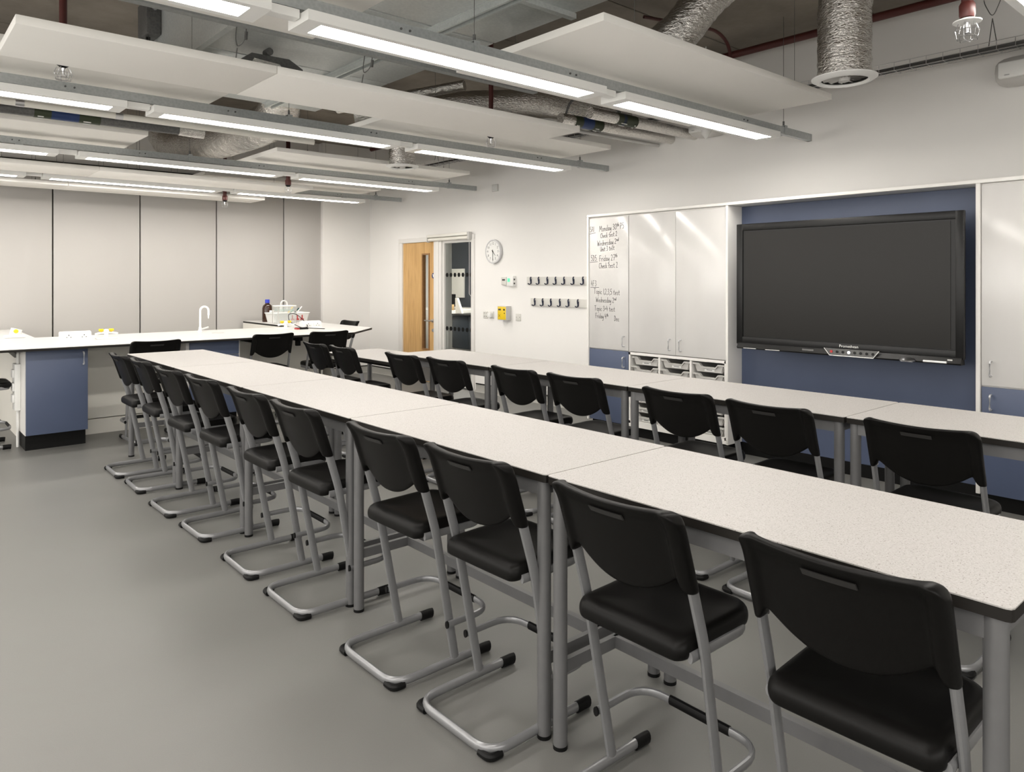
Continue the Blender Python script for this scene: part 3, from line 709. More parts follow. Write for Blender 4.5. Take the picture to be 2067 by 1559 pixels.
cp = MB(); cp.prism([(2.155, .985), (2.545, .985), (2.505, .935), (2.195, .935)], TX - .034, TX - .029, 'x'); kp = part('control_panel', cp, M['darkmetal'], tv, label='grey control strip with buttons')
for k in range(8):
    yy = 2.49 - k * .042
    part('button', MB().lathe((TX - .034, yy, .962), [(.010, -.003), (.010, 0)], 12, 'x'), M['red'] if k == 0 else (M['led_white'] if k == 3 else M['gloss_black']), kp)
ol = MB(); ol.tube([(TX - .034, 2.155, .985), (TX - .034, 2.195, .934), (TX - .034, 2.505, .934), (TX - .034, 2.545, .985)], .003, n=4); part('outline', ol, M['plastic'], kp)
lg = MB(); text_mesh(lg, 'Promethean', .028, wallmat(TX - .0005, 2.38, 1.002)); part('lettering', lg, M['plastic'], tv, smooth=None)
tr = MB(); tr.box(TX - .029, TX - .023, 3.10, 3.21, .935, .94).box(TX - .029, TX - .023, 2.9, 3.02, .935, .94); part('tray_inlay', tr, M['plastic'], tv)
part('port_cover', MB().box(TX - .024, TX - .020, 2.63, 2.72, .945, .965, .002), M['darkmetal'], tv)
part('rear_connector', MB().box(TX - .022, TX - .018, 1.70, 1.73, .95, .965, .001), M['grey_plastic'], tv)
er = thing('board_eraser', 'oval silver topped eraser on the screen tray', 'eraser', (TX - .03, 1.97, .935))
part('pad', MB().lathe((TX - .03, 1.97, .936), [(.05, 0), (.052, .008), (.04, .018), (.01, .024)], 20), M['chrome'], er)
tag(part('stylus', MB().tube([(TX - .036, 1.87, .944), (TX - .036, 1.73, .944)], .007, n=8), M['plastic']), 'white stylus pen on the right of the screen tray', 'stylus')
tag(part('stylus_rest', MB().box(TX - .045, TX - .028, 1.935, 2.01, .929, .935, .002), M['chrome']), 'slim silver strip under the oval eraser', 'strip')

# ------------------------------------------------------------------ things on the right wall
ck = thing('wall_clock', 'round white wall clock beside the glass sidelight', 'clock', (XW, 7.27, 1.85))
part('rim', MB().lathe((XW, 7.27, 1.85), [(.150, -.002), (.157, -.02), (.155, -.038), (.142, -.042), (.138, -.035)], 48, 'x'), M['clockgrey'], ck)
part('face', MB().lathe((XW, 7.27, 1.85), [(.141, -.036), (.141, -.030)], 48, 'x'), M['plastic'], ck)
nm = MB()
for k in range(12):
    a = PI / 6 * (k + 1); text_mesh(nm, str(k + 1), .042, wallmat(XW - .0372, 7.27 - .104 * math.sin(a), 1.85 + .104 * math.cos(a)))
for k in range(60):
    a = PI / 30 * k; c_, s_ = math.cos(a), math.sin(a); r0, r1 = (.124, .136) if k % 5 == 0 else (.130, .136); hw_ = .0016 if k % 5 == 0 else .0007
    nm.add([(XW - .0372, 7.27 - (r * s_ + e * c_), 1.85 + r * c_ - e * s_) for r, e in ((r0, -hw_), (r0, hw_), (r1, hw_), (r1, -hw_))], [(0, 1, 2, 3)])
part('numerals', nm, M['ink'], ck, smooth=None)
hn = []
def hand(ang, l, wd, x):
    s_, c_ = math.sin(ang), math.cos(ang); mb = MB()
    pts = [(-.025, -wd), (-.025, wd), (l, wd * .6), (l, -wd * .6)]
    lo = [(x, 7.27 - (r * s_ + e * c_), 1.85 + r * c_ - e * s_) for r, e in pts]
    return mb.add(lo + [(p[0] - .0012, p[1], p[2]) for p in lo], [(0, 1, 2, 3), (4, 7, 6, 5), (0, 4, 5, 1), (1, 5, 6, 2), (2, 6, 7, 3), (3, 7, 4, 0)])
part('hour_hand', hand(math.radians(135), .075, .004, XW - .039), M['gloss_black'], ck)
part('minute_hand', hand(math.radians(180), .115, .003, XW - .041), M['gloss_black'], ck)
part('hub', MB().lathe((XW, 7.27, 1.85), [(.007, -.044), (.007, -.037)], 12, 'x'), M['gloss_black'], ck)
t1 = thing('room_thermostat', 'small white thermostat with dark display below the clock', 'thermostat', (XW, 7.065, 1.47))
part('case', MB().box(XW - .028, XW, 7.02, 7.115, 1.42, 1.52, .004), M['offwhite'], t1)
part('display', MB().box(XW - .030, XW - .027, 7.04, 7.095, 1.475, 1.495), M['slot'], t1)
t2 = thing('air_quality_monitor', 'white sensor box with green display right of the thermostat', 'sensor', (XW, 6.93, 1.47))
part('case', MB().box(XW - .05, XW, 6.86, 6.985, 1.405, 1.535, .005), M['plastic'], t2)
part('display', MB().box(XW - .052, XW - .049, 6.92, 6.965, 1.46, 1.505), M['led_green'], t2)
part('vent', MB().box(XW - .04, XW - .02, 6.856, 6.861, 1.43, 1.45).box(XW - .04, XW - .02, 6.856, 6.861, 1.48, 1.50), M['slot'], t2)
def wall_socket(y0, y1, z0, z1, label, kind):
    s_ = thing('wall_socket', label, 'socket', (XW, (y0 + y1) / 2, (z0 + z1) / 2))
    part('plate', MB().box(XW - .012, XW, y0, y1, z0, z1, .003), M['offwhite'], s_)
    cy, cz = (y0 + y1) / 2, (z0 + z1) / 2
    if kind == 'socket':
        mb = MB()
        for dz in (-.022, .022):
            for dy in (-.02, .02): mb.box(XW - .0135, XW - .0115, cy + dy - .006, cy + dy + .006, cz + dz - .004, cz + dz + .004)
        part('pin_hole', mb, M['slot'], s_)
    elif kind == 'plug':
        part('plug', MB().box(XW - .055, XW - .012, cy - .027, cy + .03, cz - .03, cz + .028, .008), M['plastic'], s_)
    else:
        part('screw', MB().lathe((XW - .0118, cy + .03, cz), [(.005, -.001), (.005, 0)], 8, 'x').lathe((XW - .0118, cy - .03, cz), [(.005, -.001), (.005, 0)], 8, 'x'), M['slot'], s_)
wall_socket(7.41, 7.50, .985, 1.075, 'white wall socket left of the plugged one under the clock', 'socket')
wall_socket(7.29, 7.375, .985, 1.075, 'white wall socket with a white plug in it', 'plug')
wall_socket(6.765, 6.855, .975, 1.065, 'blank white wall plate right of the yellow box', 'plate')
yb = thing('gas_control_box', 'grey control box with yellow front panel on the white wall', 'control box', (XW, 7.04, 1.06))
part('case', MB().box(XW - .085, XW, 6.95, 7.12, .975, 1.155, .005), M['grey_plastic'], yb)
fp = part('front_panel', MB().box(XW - .088, XW - .084, 6.957, 7.113, .985, 1.148, .002), M['yellow'], yb)
part('display', MB().box(XW - .0895, XW - .0875, 7.05, 7.10, 1.10, 1.12), M['slot'], fp)
part('key_switch', MB().lathe((XW - .088, 6.985, 1.11), [(.011, -.008), (.011, 0)], 12, 'x'), M['gloss_black'], fp)
part('indicator', MB().lathe((XW - .088, 6.98, 1.065), [(.007, -.005), (.007, 0)], 12, 'x'), M['gloss_black'], fp)
part('stop_symbol', MB().tube([(XW - .0885, 7.06, 1.015), (XW - .0885, 7.10, 1.05)], .002, n=4).tube([(XW - .0885, 7.10, 1.015), (XW - .0885, 7.06, 1.05)], .002, n=4), M['slot'], fp)
def hook_mesh():
    mb = MB()  # local: wall at x=0, hook reaches to -X
    mb.tube(bend([(-.001, .004, .045), (-.014, .002, .03), (-.012, 0, 0), (-.006, 0, -.012), (-.012, 0, -.038), (-.035, 0, -.046), (-.05, 0, -.03)], .012, 3), .0085, .006, ref=(0, 1, 0), n=8)
    mb.tube([(-.003, 0, .02), (-.003, 0, -.035)], .012, .003, ref=(0, 1, 0), n=8)
    return mb
hk = hook_mesh()
for nm_, zc, ys, y0, lab in (('coat_rack', 1.474, (6.56, 6.42, 6.27, 6.13, 5.99, 5.84, 5.69), 6.64, 'upper white coat rail with seven navy hooks'), ('coat_rack', 1.217, (6.49, 6.35, 6.21, 6.06, 5.92, 5.77), 6.57, 'lower white coat rail with six navy hooks')):
    rk = thing(nm_, lab, 'coat rack', (XW, 6.1, zc), 0, 'coat rails beside the cupboards')
    part('board', MB().box(XW - .02, XW, 5.10, y0, zc - .048, zc + .048, .003), M['offwhite'], rk)
    for yy in ys:
        m2 = MB(); m2.v = [(p[0] + XW - .02, p[1] + yy, p[2] + zc) for p in hk.v]; m2.f = [list(f) for f in hk.f]; m2.mi = list(hk.mi)
        part('hook', m2, M['navy'], rk)
vg = thing('vent_grille', 'small square wall vent high above the clock', 'vent', (XW, 7.26, 2.67))
part('frame', MB().box(XW - .012, XW, 7.20, 7.32, 2.625, 2.715, .003), M['grey_plastic'], vg)
for k in range(5): part('slat', MB().box(XW - .016, XW - .011, 7.21, 7.31, 2.634 + k * .016, 2.643 + k * .016), M['plastic'], vg)
bx = thing('cable_outlet_box', 'low white wall trunking end beside the blue cupboard', 'trunking', (XW, 5.2, .2))
part('housing', MB().box(XW - .06, XW - .008, 5.04, 5.30, .12, .30, .004), M['plastic'], bx)
part('cable_hole', MB().lathe((XW - .06, 5.17, .21), [(.02, -.003), (.02, 0)], 14, 'x'), M['plinth'], bx)

# ------------------------------------------------------------------ lab tables
TZ = .86
def table(y0, y1, x0, x1, z, label, group, simple=False):
    t_ = thing('lab_table', label, 'table', ((x0 + x1) / 2, (y0 + y1) / 2, 0), 0, group)
    g = .0025
    part('tabletop', MB().prism(rounded(x0, x1, y0 + g, y1 - g, .012, 2), z - .003, z), M['top'] , t_)
    part('edge_band', MB().prism(rounded(x0, x1, y0 + g, y1 - g, .012, 2), z - .027, z - .003), M['edge'], t_)
    e = .022
    xs = (x0 + .026, x1 - .026); ys = (y0 + .037, y1 - .037)
    if not simple:
        a = MB()
        for xx in xs: a.box(xx - .015, xx + .015, ys[0], ys[1], z - .075, z - .027)
        for yy in ys: a.box(xs[0], xs[1], yy - .012, yy + .012, z - .07, z - .027)
        part('apron_frame', a, M['leg'], t_)
        cb_ = MB()
        for yy in ys: part('cross_bar', MB().box(xs[0], xs[1], yy - .010, yy + .010, .235, .275), M['leg'], t_)
        xm = (x0 + x1) / 2 - .02
        part('centre_bar', MB().box(xm - .012, xm + .012, ys[0], ys[1], .235, .275), M['leg'], t_)
    else:
        a = MB()
        for xx in (x0 + .12, x1 - .12): a.box(xx - .02, xx + .02, ys[0] + .1, ys[1] - .1, z - .065, z - .027)
        part('under_frame', a, M['plinth'], t_)
        b = MB()
        for k in range(6): b.cyl((x0 + .02, y0 + .12 + k * .2, z - .04), (x0 + .02, y0 + .12 + k * .2, z - .027), .007, 6)
        part('bolt', b, M['gloss_black'], t_)
        for xx in (x0 + .12, x1 - .12):
            for yy in ys: part('foot_bar', MB().box(xx - .03, xx + .03, yy - .03, yy + .03, 0, .02, .004), M['leg'], t_)
    for xx in xs:
        for yy in ys:
            if simple: xx2 = x0 + .12 if xx < (x0 + x1) / 2 else x1 - .12
            else: xx2 = xx
            l_ = part('leg', MB().cyl((xx2, yy, .012), (xx2, yy, z - .0275), .0225, 20), M['leg'], t_)
            part('foot_cap', MB().cyl((xx2, yy, 0), (xx2, yy, .012), .0235, 16), M['plinth'], l_)
    return t_
R1X = (1.615, 2.235); R2X = (3.32, 3.93)
ordn = ['nearest', 'second nearest', 'third', 'fourth', 'farthest']
r1s = [.415, 1.683, 2.957, 4.23, 5.503, 6.775]
for k in range(5):
    table(r1s[k], r1s[k + 1], *R1X, TZ, 'speckled white lab table, %s of five in the front row' % ordn[k], 'front row of lab tables')
r2s = [.235, 1.508, 2.78, 4.06, 5.335]
ordn2 = ['nearest', 'second', 'third', 'farthest']
for k in range(4):
    table(r2s[k], r2s[k + 1], *R2X, TZ, 'white lab table, %s of four full height tables in the back row' % ordn2[k], 'back row of lab tables')
table(5.40, 6.58, 3.33, 3.92, .78, 'lower white table without apron beyond the end of the back row', None, simple=True)

# ------------------------------------------------------------------ high chairs
def smooth01(t): t = max(0, min(1, t)); return t * t * (3 - 2 * t)
def back_shell():
    S = [0, .16, .32, .48, .62, .74, .80, .835, .865, .91, .96, 1.0]
    S = [-s for s in S[:0:-1]] + S
    R = [0, .05, .12, .25, .4, .55, .7, .82, .9, .95, .98, 1.0]
    HWD = .214
    def zb(s):
        a = abs(s)
        if a <= .80: return .662 + .066 * (a / .80) ** 2.2
        if a <= .835: return .726
        if a <= .865: return .712
        return .694
    def zt(s):
        a = abs(s); z = .908 + .010 * a * a
        r = .16
        if a > 1 - r: z -= .034 * (1 - math.sqrt(max(0, 1 - ((a - (1 - r)) / r) ** 2)))
        return z
    def cu(s, z):
        u = .142 + (.70 - z) * (.142 - .072) / .215
        if z < .70: u = .142 + (.70 - z) * .22
        bul = .034 * (1 - min(1, abs(s)) ** 2)
        roll = .012 * smooth01((z - .86) / .06)
        return u - bul - roll
    def th(s, z):
        a = abs(s); side = smooth01((a - .78) / .1); top = smooth01((z - .862) / .04)
        return (.012 + .034 * side) + .016 * top * (1 - side * .6)
    nS, nR = len(S), len(R); vs = []
    for side in (0, 1):
        for s in S:
            for r in R:
                z = zb(s) + (zt(s) - zb(s)) * r
                u = cu(s, z); t = th(s, z)
                e = 1.0
                if r == 1.0 or (r == 0 and abs(s) < .84): e = .55
                elif r == 0: e = .95
                if abs(s) == 1.0: e *= .55
                vs.append((u + (t / 2 * e if side == 0 else -t / 2 * e), s * HWD, z))
    def ix(sd, i, j): return sd * nS * nR + i * nR + j
    fs = []
    for i in range(nS - 1):
        for j in range(nR - 1):
            fs.append((ix(0, i, j), ix(0, i + 1, j), ix(0, i + 1, j + 1), ix(0, i, j + 1)))
            fs.append((ix(1, i, j), ix(1, i, j + 1), ix(1, i + 1, j + 1), ix(1, i + 1, j)))
    for i in range(nS - 1):
        for j in (0, nR - 1): fs.append((ix(0, i, j), ix(0, i + 1, j), ix(1, i + 1, j), ix(1, i, j)))
    for j in range(nR - 1):
        for i in (0, nS - 1): fs.append((ix(0, i, j), ix(0, i, j + 1), ix(1, i, j + 1), ix(1, i, j)))
    return MB().add(vs, fs), cu
def seat_shell():
    # plan outline
    base = []
    W = .191
    pts = []
    for cx_, cy_, a0, r_ in ((.395, W - .07, 0, .07), (.150, W - .032, PI / 2, .032), (.150, -W + .032, PI, .032), (.395, -W + .07, 1.5 * PI, .07)):
        for i_ in range(7):
            a_ = a0 + PI / 2 * i_ / 6; pts.append((cx_ + r_ * math.cos(a_), cy_ + r_ * math.sin(a_)))
    out = []
    for (x, y) in pts:
        if x < .2: x -= .018 * (1 - (y / W) ** 2)         # bowed rear edge
        if x < .25: y *= .985
        out.append((x, y))
    n = len(out); cx = .30
    prof = [(.0, .564), (.35, .564), (.62, .567), (.8, .572), (.92, .576), (.975, .570), (1.0, .556), (1.0, .538), (.975, .524), (.90, .520), (.5, .520), (.0, .520)]
    vs = []; fs = []
    for (k, z) in prof:
        for (x, y) in out:
            xx = cx + (x - cx) * k; yy = y * k
            zz = z
            if x < .2 and k > .85: zz -= .012 * smooth01((.2 - xx) / .1)      # rear edge rolls down
            vs.append((xx, yy, zz))
    for i in range(len(prof) - 1):
        for j in range(n): fs.append((i * n + j, i * n + (j + 1) % n, (i + 1) * n + (j + 1) % n, (i + 1) * n + j))
    return MB().add(vs, fs)
X0 = -.23  # chair local origin is mid base
def loc(mb): mb.v = [(p[0] + X0, p[1], p[2]) for p in mb.v]; return mb
ch = thing('high_chair', 'x', 'chair')
bs, cu = back_shell()
bk = part('backrest', loc(bs), M['black'], ch, sub=1)
# hand slot: a thin grey strip following the rear of the backrest
sl = MB(); nn = 8; vs = []
for zz in (.862, .877):
    for k in range(nn + 1):
        s = -.27 + .54 * k / nn; vs.append((cu(s, zz) - .0125 - (.0038 if zz > .87 else 0.0), s * .21, zz))
vs += [(p[0] + .005, p[1], p[2]) for p in vs]; q = nn + 1
fs = []
for k in range(nn):
    fs += [(k, k + 1, q + k + 1, q + k), (2 * q + k, 3 * q + k, 3 * q + k + 1, 2 * q + k + 1), (k, 2 * q + k, 2 * q + k + 1, k + 1), (q + k, q + k + 1, 3 * q + k + 1, 3 * q + k)]
fs += [(0, q, 3 * q, 2 * q), (nn, 2 * q + nn, 3 * q + nn, q + nn)]
part('hand_slot', loc(MB().add(vs, fs)), M['handslot'], bk, label='grey hand slot near the top of the backrest')
part('seat', loc(seat_shell()), M['black'], ch, sub=1)
UW = .195
for s in (-1, 1):
    up = bend([(.285, s * UW, .03), (.188, s * (UW + .009), .545), (.140, s * (UW + .007), .705), (.128, s * (UW + .006), .745)], .05, 4)
    part('upright', loc(MB().tube(up, .010, .0185, ref=(0, 1, 0), n=12)), M['silver'], ch)
    part('rivet', loc(MB().lathe((.150, s * (UW - .004), .705), [(.0045, -.0015), (.0045, .0015)], 8, 'y')), M['chrome'], ch)
SW = .189
sf = bend([(.148, -SW, .524), (.405, -SW, .524), (.452, -.12, .520), (.452, .12, .520), (.405, SW, .524), (.148, SW, .524)], .05, 4)
part('seat_frame', loc(MB().tube(sf, .0145, .0075, ref=(0, 0, 1), n=12)), M['silver'], ch)
bp = bend([(.40, -UW, .024), (.01, -UW, .024), (.01, UW, .024), (.40, UW, .024)], .085, 7)
part('base_frame', loc(MB().tube(bp, .0165, .0115, ref=(0, 0, 1), n=12)), M['silver'], ch)
for s in (-1, 1):
    part('end_cap', loc(MB().tube([(.395, s * UW, .022), (.44, s * UW, .022), (.455, s * UW, .020)], .0205, .0145, ref=(0, 0, 1), n=12)), M['plinth'], ch)
    part('glide', loc(MB().tube(bend([(.055, s * UW, .012), (.010, s * UW, .012), (.010, s * (UW - .05), .012)], .05, 4), .0125, .0125, ref=(0, 0, 1), n=10)), M['plinth'], ch)
hp = bend([(.236, -UW - .018, .178), (.455, -UW - .018, .178), (.455, UW + .018, .178), (.236, UW + .018, .178)], .095, 7)
part('foot_rest', loc(MB().tube(hp, .0135, .0085, ref=(0, 0, 1), n=10)), M['silver'], ch)
part('foot_grip', loc(MB().tube([(.455, -.105, .178), (.455, .105, .178)], .0155, .0105, ref=(0, 0, 1), n=10)), M['plinth'], ch)
for s in (-1, 1):
    part('rest_plug', loc(MB().tube([(.232, s * (UW + .018), .178), (.238, s * (UW + .018), .178)], .0145, .0095, ref=(0, 0, 1), n=10)), M['plinth'], ch)
placed = []
def place_chair(x, y, rz, label, group, sc=1.0):
    """x, y: mid base on the floor; rz 0 faces +X"""
    if not placed:
        ch.location = (x, y, 0); ch.rotation_euler = (0, 0, rz); ch['label'] = label; ch['group'] = group; placed.append(ch)
    else: placed.append(dup(ch, (x, y, 0), rz, label, group, sc))
oc = ['nearest the camera', 'second from the camera', 'third from the camera', 'fourth from the camera', 'fifth from the camera', 'sixth from the camera', 'seventh from the camera', 'eighth from the camera', 'ninth from the camera', 'farthest from the camera']
r1c = [(1.477, .896), (1.457, 1.476), (1.461, 2.122), (1.446, 2.648), (1.436, 3.38), (1.436, 3.945), (1.436, 4.638), (1.418, 5.213), (1.427, 5.884), (1.413, 6.418)]
for k, (xt, yt) in enumerate(r1c):
    place_chair(xt - .047 + .23, yt - .19, math.radians(random.uniform(-1.2, 1.2)), 'black high chair at the front table row, %s' % oc[k], 'chairs along the front table row')
r2c = [(3.092, 1.312), (3.086, 1.959), (3.11, 2.485), (3.141, 3.254), (3.123, 3.772), (3.109, 4.508), (3.068, 5.026)]
place_chair(3.30, .50, 0, 'black high chair at the back table row, tucked under nearest table at the right edge', 'chairs along the back table row')
for k, (xt, yt) in enumerate(r2c):
    place_chair(xt - .047 + .23, yt - .19, math.radians(random.uniform(-1.5, 1.5)), 'black high chair at the back table row, %s of seven seen over the front row' % ['first', 'second', 'third', 'fourth', 'fifth', 'sixth', 'seventh'][k], 'chairs along the back table row')
for k, (xt, yt) in enumerate([(3.017, 5.874), (3.009, 6.37)]):
    place_chair(xt - .047 + .23, yt - .19, math.radians(-3), ['black high chair at the low table, nearer of two', 'black high chair at the low table, farther of two'][k], 'chairs at the low table')
for (x, y, a, lab) in ((1.96, 7.18, 91, 'black high chair facing the bench behind the far end of the front row'), (3.125, 7.30, 90, 'black high chair facing the bench right of the blue drawers'), (3.75, 7.27, 86, 'black high chair facing the bench near its right corner')):
    place_chair(x, y - .047 + .23, math.radians(a), lab, 'chairs along the bench', 1.02)
place_chair(4.92 + .05 - .23, 8.97, PI, 'black high chair beyond the right end of the bench', 'chairs along the bench', 1.02)
place_chair(.46 + .23, 7.93, 0, 'black high chair cut off at the left edge beside the bench', 'chairs along the bench', 1.02)

# ------------------------------------------------------------------ ceiling services
RY = [0.80, 3.0, 5.25, 7.53, 9.33]
rname = ['row nearest the camera', 'first full row', 'second row', 'third row', 'row nearest the partition']
RZ0, RZ1 = 2.650, 2.708
def wire(mb, x, y, z0, z1, r=.002): return mb.tube([(x, y, z0), (x, y, z1)], r, n=4)
FX = [(-2.80, -.92), (-.75, 1.23), (1.39, 3.28), (3.45, 5.29)]
fname = ['far left', 'left', 'middle', 'right']
for k, yy in enumerate(RY):
    x0, x1 = -3.0, 5.95
    r_ = thing('support_rail', 'galvanised steel support rail holding the lights, %s' % rname[k], 'rail', (3, yy, RZ0), 0, 'rails carrying the lights')
    rl_ = MB(); rl_.box(x0, x1, yy - .02, yy - .016, RZ0, RZ1).box(x0, x1, yy + .016, yy + .02, RZ0, RZ1).box(x0, x1, yy - .016, yy + .016, RZ0, RZ0 + .004).box(x1 - .03, x1, yy - .016, yy + .016, RZ0, RZ1 - .004)
    part('channel', rl_, M['rail'], r_)
    for xx in (-.5, 2.36, 5.52):
        b_ = part('hanger_bracket', MB().box(xx - .018, xx + .018, yy - .024, yy - .020, RZ0 - .004, RZ1 + .01).box(xx - .018, xx + .018, yy + .020, yy + .024, RZ0 - .004, RZ1 + .01).box(xx - .018, xx + .018, yy - .024, yy + .024, RZ1 + .01, RZ1 + .014), M['rail'], r_)
        part('hanger_wire', wire(MB(), xx, yy, RZ1 + .014, ZC).tube([(xx, yy, RZ1 + .014), (xx, yy, RZ1 + .05)], .008, .008, n=8), M['darkmetal'], b_)
    for xx in (0.9, 1.9, 3.05, 4.9):
        part('joint_bolt', MB().cyl((xx, yy - .026, RZ0 + .03), (xx, yy - .02, RZ0 + .03), .006, 6).cyl((xx + .05, yy - .026, RZ0 + .03), (xx + .05, yy - .02, RZ0 + .03), .006, 6), M['darkmetal'], r_)
    for j, (a, b) in enumerate(FX):
        if k == 0 and j == 2: a, b = 1.39, 2.95
        if k == 0 and j == 3: a, b = 3.06, 4.9
        l_ = thing('linear_light', 'lit white linear light, %s on the rail, %s' % (fname[j], rname[k]), 'light', ((a + b) / 2, yy, 2.585), 0, 'linear ceiling lights')
        y0, y1 = yy - .10, yy + .10
        hs = MB(); zb_ = 2.585
        hs.box(a, b, y0, y0 + .035, zb_, zb_ + .045); hs.box(a, b, y1 - .035, y1, zb_, zb_ + .045)
        hs.box(a, a + .075, y0 + .035, y1 - .035, zb_, zb_ + .045); hs.box(b - .075, b, y0 + .035, y1 - .035, zb_, zb_ + .045)
        hs.box(a + .075, b - .075, y0 + .035, y1 - .035, zb_ + .02, zb_ + .045)
        part('housing', hs, M['plastic'], l_)
        part('diffuser', MB().box(a + .075, b - .075, y0 + .035, y1 - .035, zb_ + .003, zb_ + .006), M['lamp'], l_)
        part('fixing_clip', MB().box(a + .25, a + .31, yy - .03, yy + .03, zb_ + .045, RZ0).box(b - .31, b - .25, yy - .03, yy + .03, zb_ + .045, RZ0), M['rail'], l_)
        if j < 3 and k > 0:
            part('cable_connector', MB().box(b + .005, FX[j + 1][0] - .005, yy - .03, yy + .03, zb_ + .02, zb_ + .06, .004), M['plastic'], l_)

def raft(x0, x1, y0, y1, z, label, inset=.3, wires=True):
    r_ = thing('acoustic_raft', label, 'ceiling panel', ((x0 + x1) / 2, (y0 + y1) / 2, z), 0, 'white acoustic ceiling rafts')
    part('panel', MB().box(x0 + .001, x1 - .001, y0, y1, z, z + .042, .002), M['raft'], r_)
    if wires:
        hk_ = MB()
        for xx in (x0 + .38, x1 - inset):
            for yy in (y0 + .12, y1 - .12): hk_.tube([(xx, yy, z + .042), (xx, yy, z + .075)], .005, n=6); wire(hk_, xx, yy, z + .07, ZC, .0015)
        part('hanger_wire', hk_, M['darkmetal'], r_)
    return r_
UZ = 2.75
raft(2.69, 5.085, 2.40, 3.60, UZ, 'large white ceiling raft at upper right above the first full light row')
raft(-.65, 1.75, 2.40, 3.60, UZ, 'white ceiling raft at the top edge left of the galvanised duct')
raft(3.03, 5.40, 4.72, 5.92, UZ, 'white ceiling raft above the right of the second light row')
raft(-.60, 1.83, 4.72, 5.92, UZ, 'white ceiling raft above the left of the second light row')
raft(3.0, 5.40, 6.95, 8.15, UZ, 'white ceiling raft above the right of the third light row')
raft(-.60, 1.83, 6.95, 8.15, UZ, 'white ceiling raft above the left of the third light row')
raft(3.0, 5.42, 9.02, 10.22, UZ, 'white ceiling raft above the right of the row nearest the partition')
raft(.474, 1.667, 3.86, 4.46, 2.61, 'short white lower raft at upper left between the first two light rows', wires=False)
raft(1.669, 4.06, 3.86, 4.46, 2.61, 'long white lower raft between the first two light rows', wires=False)
raft(.565, 1.764, 8.48, 9.08, 2.61, 'short white lower raft between the last two light rows')
raft(1.766, 4.13, 8.48, 9.08, 2.61, 'long white lower raft between the last two light rows')
raft(.48, 1.68, 9.58, 10.07, 2.555, 'short white raft hanging along the grey partition')
raft(1.682, 3.97, 9.58, 10.07, 2.555, 'long white raft hanging along the grey partition', 1.08)

# big galvanised plenum duct
DX0, DX1, DY0, DY1, DZ0, DZ1 = 1.60, 3.02, 1.2, 6.15, 3.0, 3.55
du = thing('rectangular_duct', 'large flat galvanised steel air duct hung below the concrete', 'duct', ((DX0 + DX1) / 2, 4, DZ0))
part('casing', MB().box(DX0, DX1, DY0, DY1, DZ0 + .012, DZ1), M['duct'], du)
ys_ = [DY0, 2.92, 3.62, 4.9, 6.15]; xs_ = [DX0, 2.58, DX1]
for a, b in zip(ys_[:-1], ys_[1:]):
    for c, d_ in zip(xs_[:-1], xs_[1:]):
        part('panel', MB().box(c + .01, d_ - .01, a + .008, b - .008, DZ0, DZ0 + .014, .004), M['duct'], du)
part('flange', MB().box(2.545, 2.56, DY0, DY1, DZ0 - .035, DZ0 + .01).box(2.60, 2.615, DY0, DY1, DZ0 - .035, DZ0 + .01).box(2.52, 2.565, DY0, DY1, DZ0 - .004, DZ0), M['duct'], du)
part('flange', MB().box(DX0 - .03, DX0 + .01, DY0, DY1, DZ0 - .03, DZ0 + .01), M['duct'], du)
part('flange', MB().box(2.62, DX1, 2.90, 2.94, DZ0 - .03, DZ0), M['duct'], du)
part('hanger_rod', MB().cyl((DX0 - .02, 2.6, DZ0), (DX0 - .02, 2.6, ZC), .006, 6).cyl((DX1 + .02, 2.6, DZ0), (DX1 + .02, 2.6, ZC), .006, 6).cyl((DX1 + .02, 5.2, DZ0), (DX1 + .02, 5.2, ZC), .006, 6), M['darkmetal'], du)
dc = thing('duct_control_box', 'dark grey control box on the side of the big duct', 'control box', (1.5, 5.86, 3.28))
part('case', MB().box(1.50, 1.598, 5.74, 5.98, 3.28, 3.53, .006), M['darkmetal'], dc)
part('knob', MB().lathe((1.55, 5.74, 3.46), [(.015, -.02), (.015, 0)], 10, 'y'), M['chrome'], dc)
part('gland', MB().cyl((1.54, 5.86, 3.2), (1.54, 5.86, 3.28), .015, 10), M['plinth'], dc)
st = thing('slotted_channel', 'long slotted steel cable channel under the big duct', 'channel', (1.5, 3.78, 2.80))
chm = MB().box(-.8, 3.52, 3.755, 3.76, 2.795, 2.835).box(-.8, 3.52, 3.80, 3.805, 2.795, 2.835).box(-.8, 3.52, 3.76, 3.80, 2.795, 2.798)
part('channel', chm, M['rail'], st)
for xx in (-.4, 1.1, 2.9): part('hanger_rod', MB().cyl((xx, 3.78, 2.798), (xx, 3.78, 3.0 if 1.6 < xx < 3 else ZC), .005, 6), M['darkmetal'], st)
for xx in (1.45, 2.20):
    part('raft_hook', MB().tube(bend([(xx - .025, 3.80, 2.80), (xx - .025, 3.82, 2.74), (xx, 3.86, 2.705), (xx + .025, 3.82, 2.74), (xx + .025, 3.80, 2.80)], .03), .003, n=5).tube([(xx, 3.86, 2.705), (xx, 3.88, 2.653)], .003, n=5).tube([(xx + .025, 3.80, 2.78), (xx + .022, 3.80, 2.74)], .009, n=6), M['darkmetal'], st)
vd = thing('damper_spigot', 'dark tapered duct spigot with foil tape above the long lower raft', 'duct', (1.96, 4.75, 2.85))
part('cone', MB().prism([(1.76, 2.84), (1.76, 2.885), (1.82, 2.93), (2.07, 2.935), (2.165, 2.885), (2.165, 2.84)], 4.6, 4.95, 'y'), M['darkmetal'], vd)
part('tape', MB().prism([(1.80, 2.84), (1.83, 2.895), (2.0, 2.885), (2.03, 2.84)], 4.585, 4.6, 'y'), M['foil'], vd)
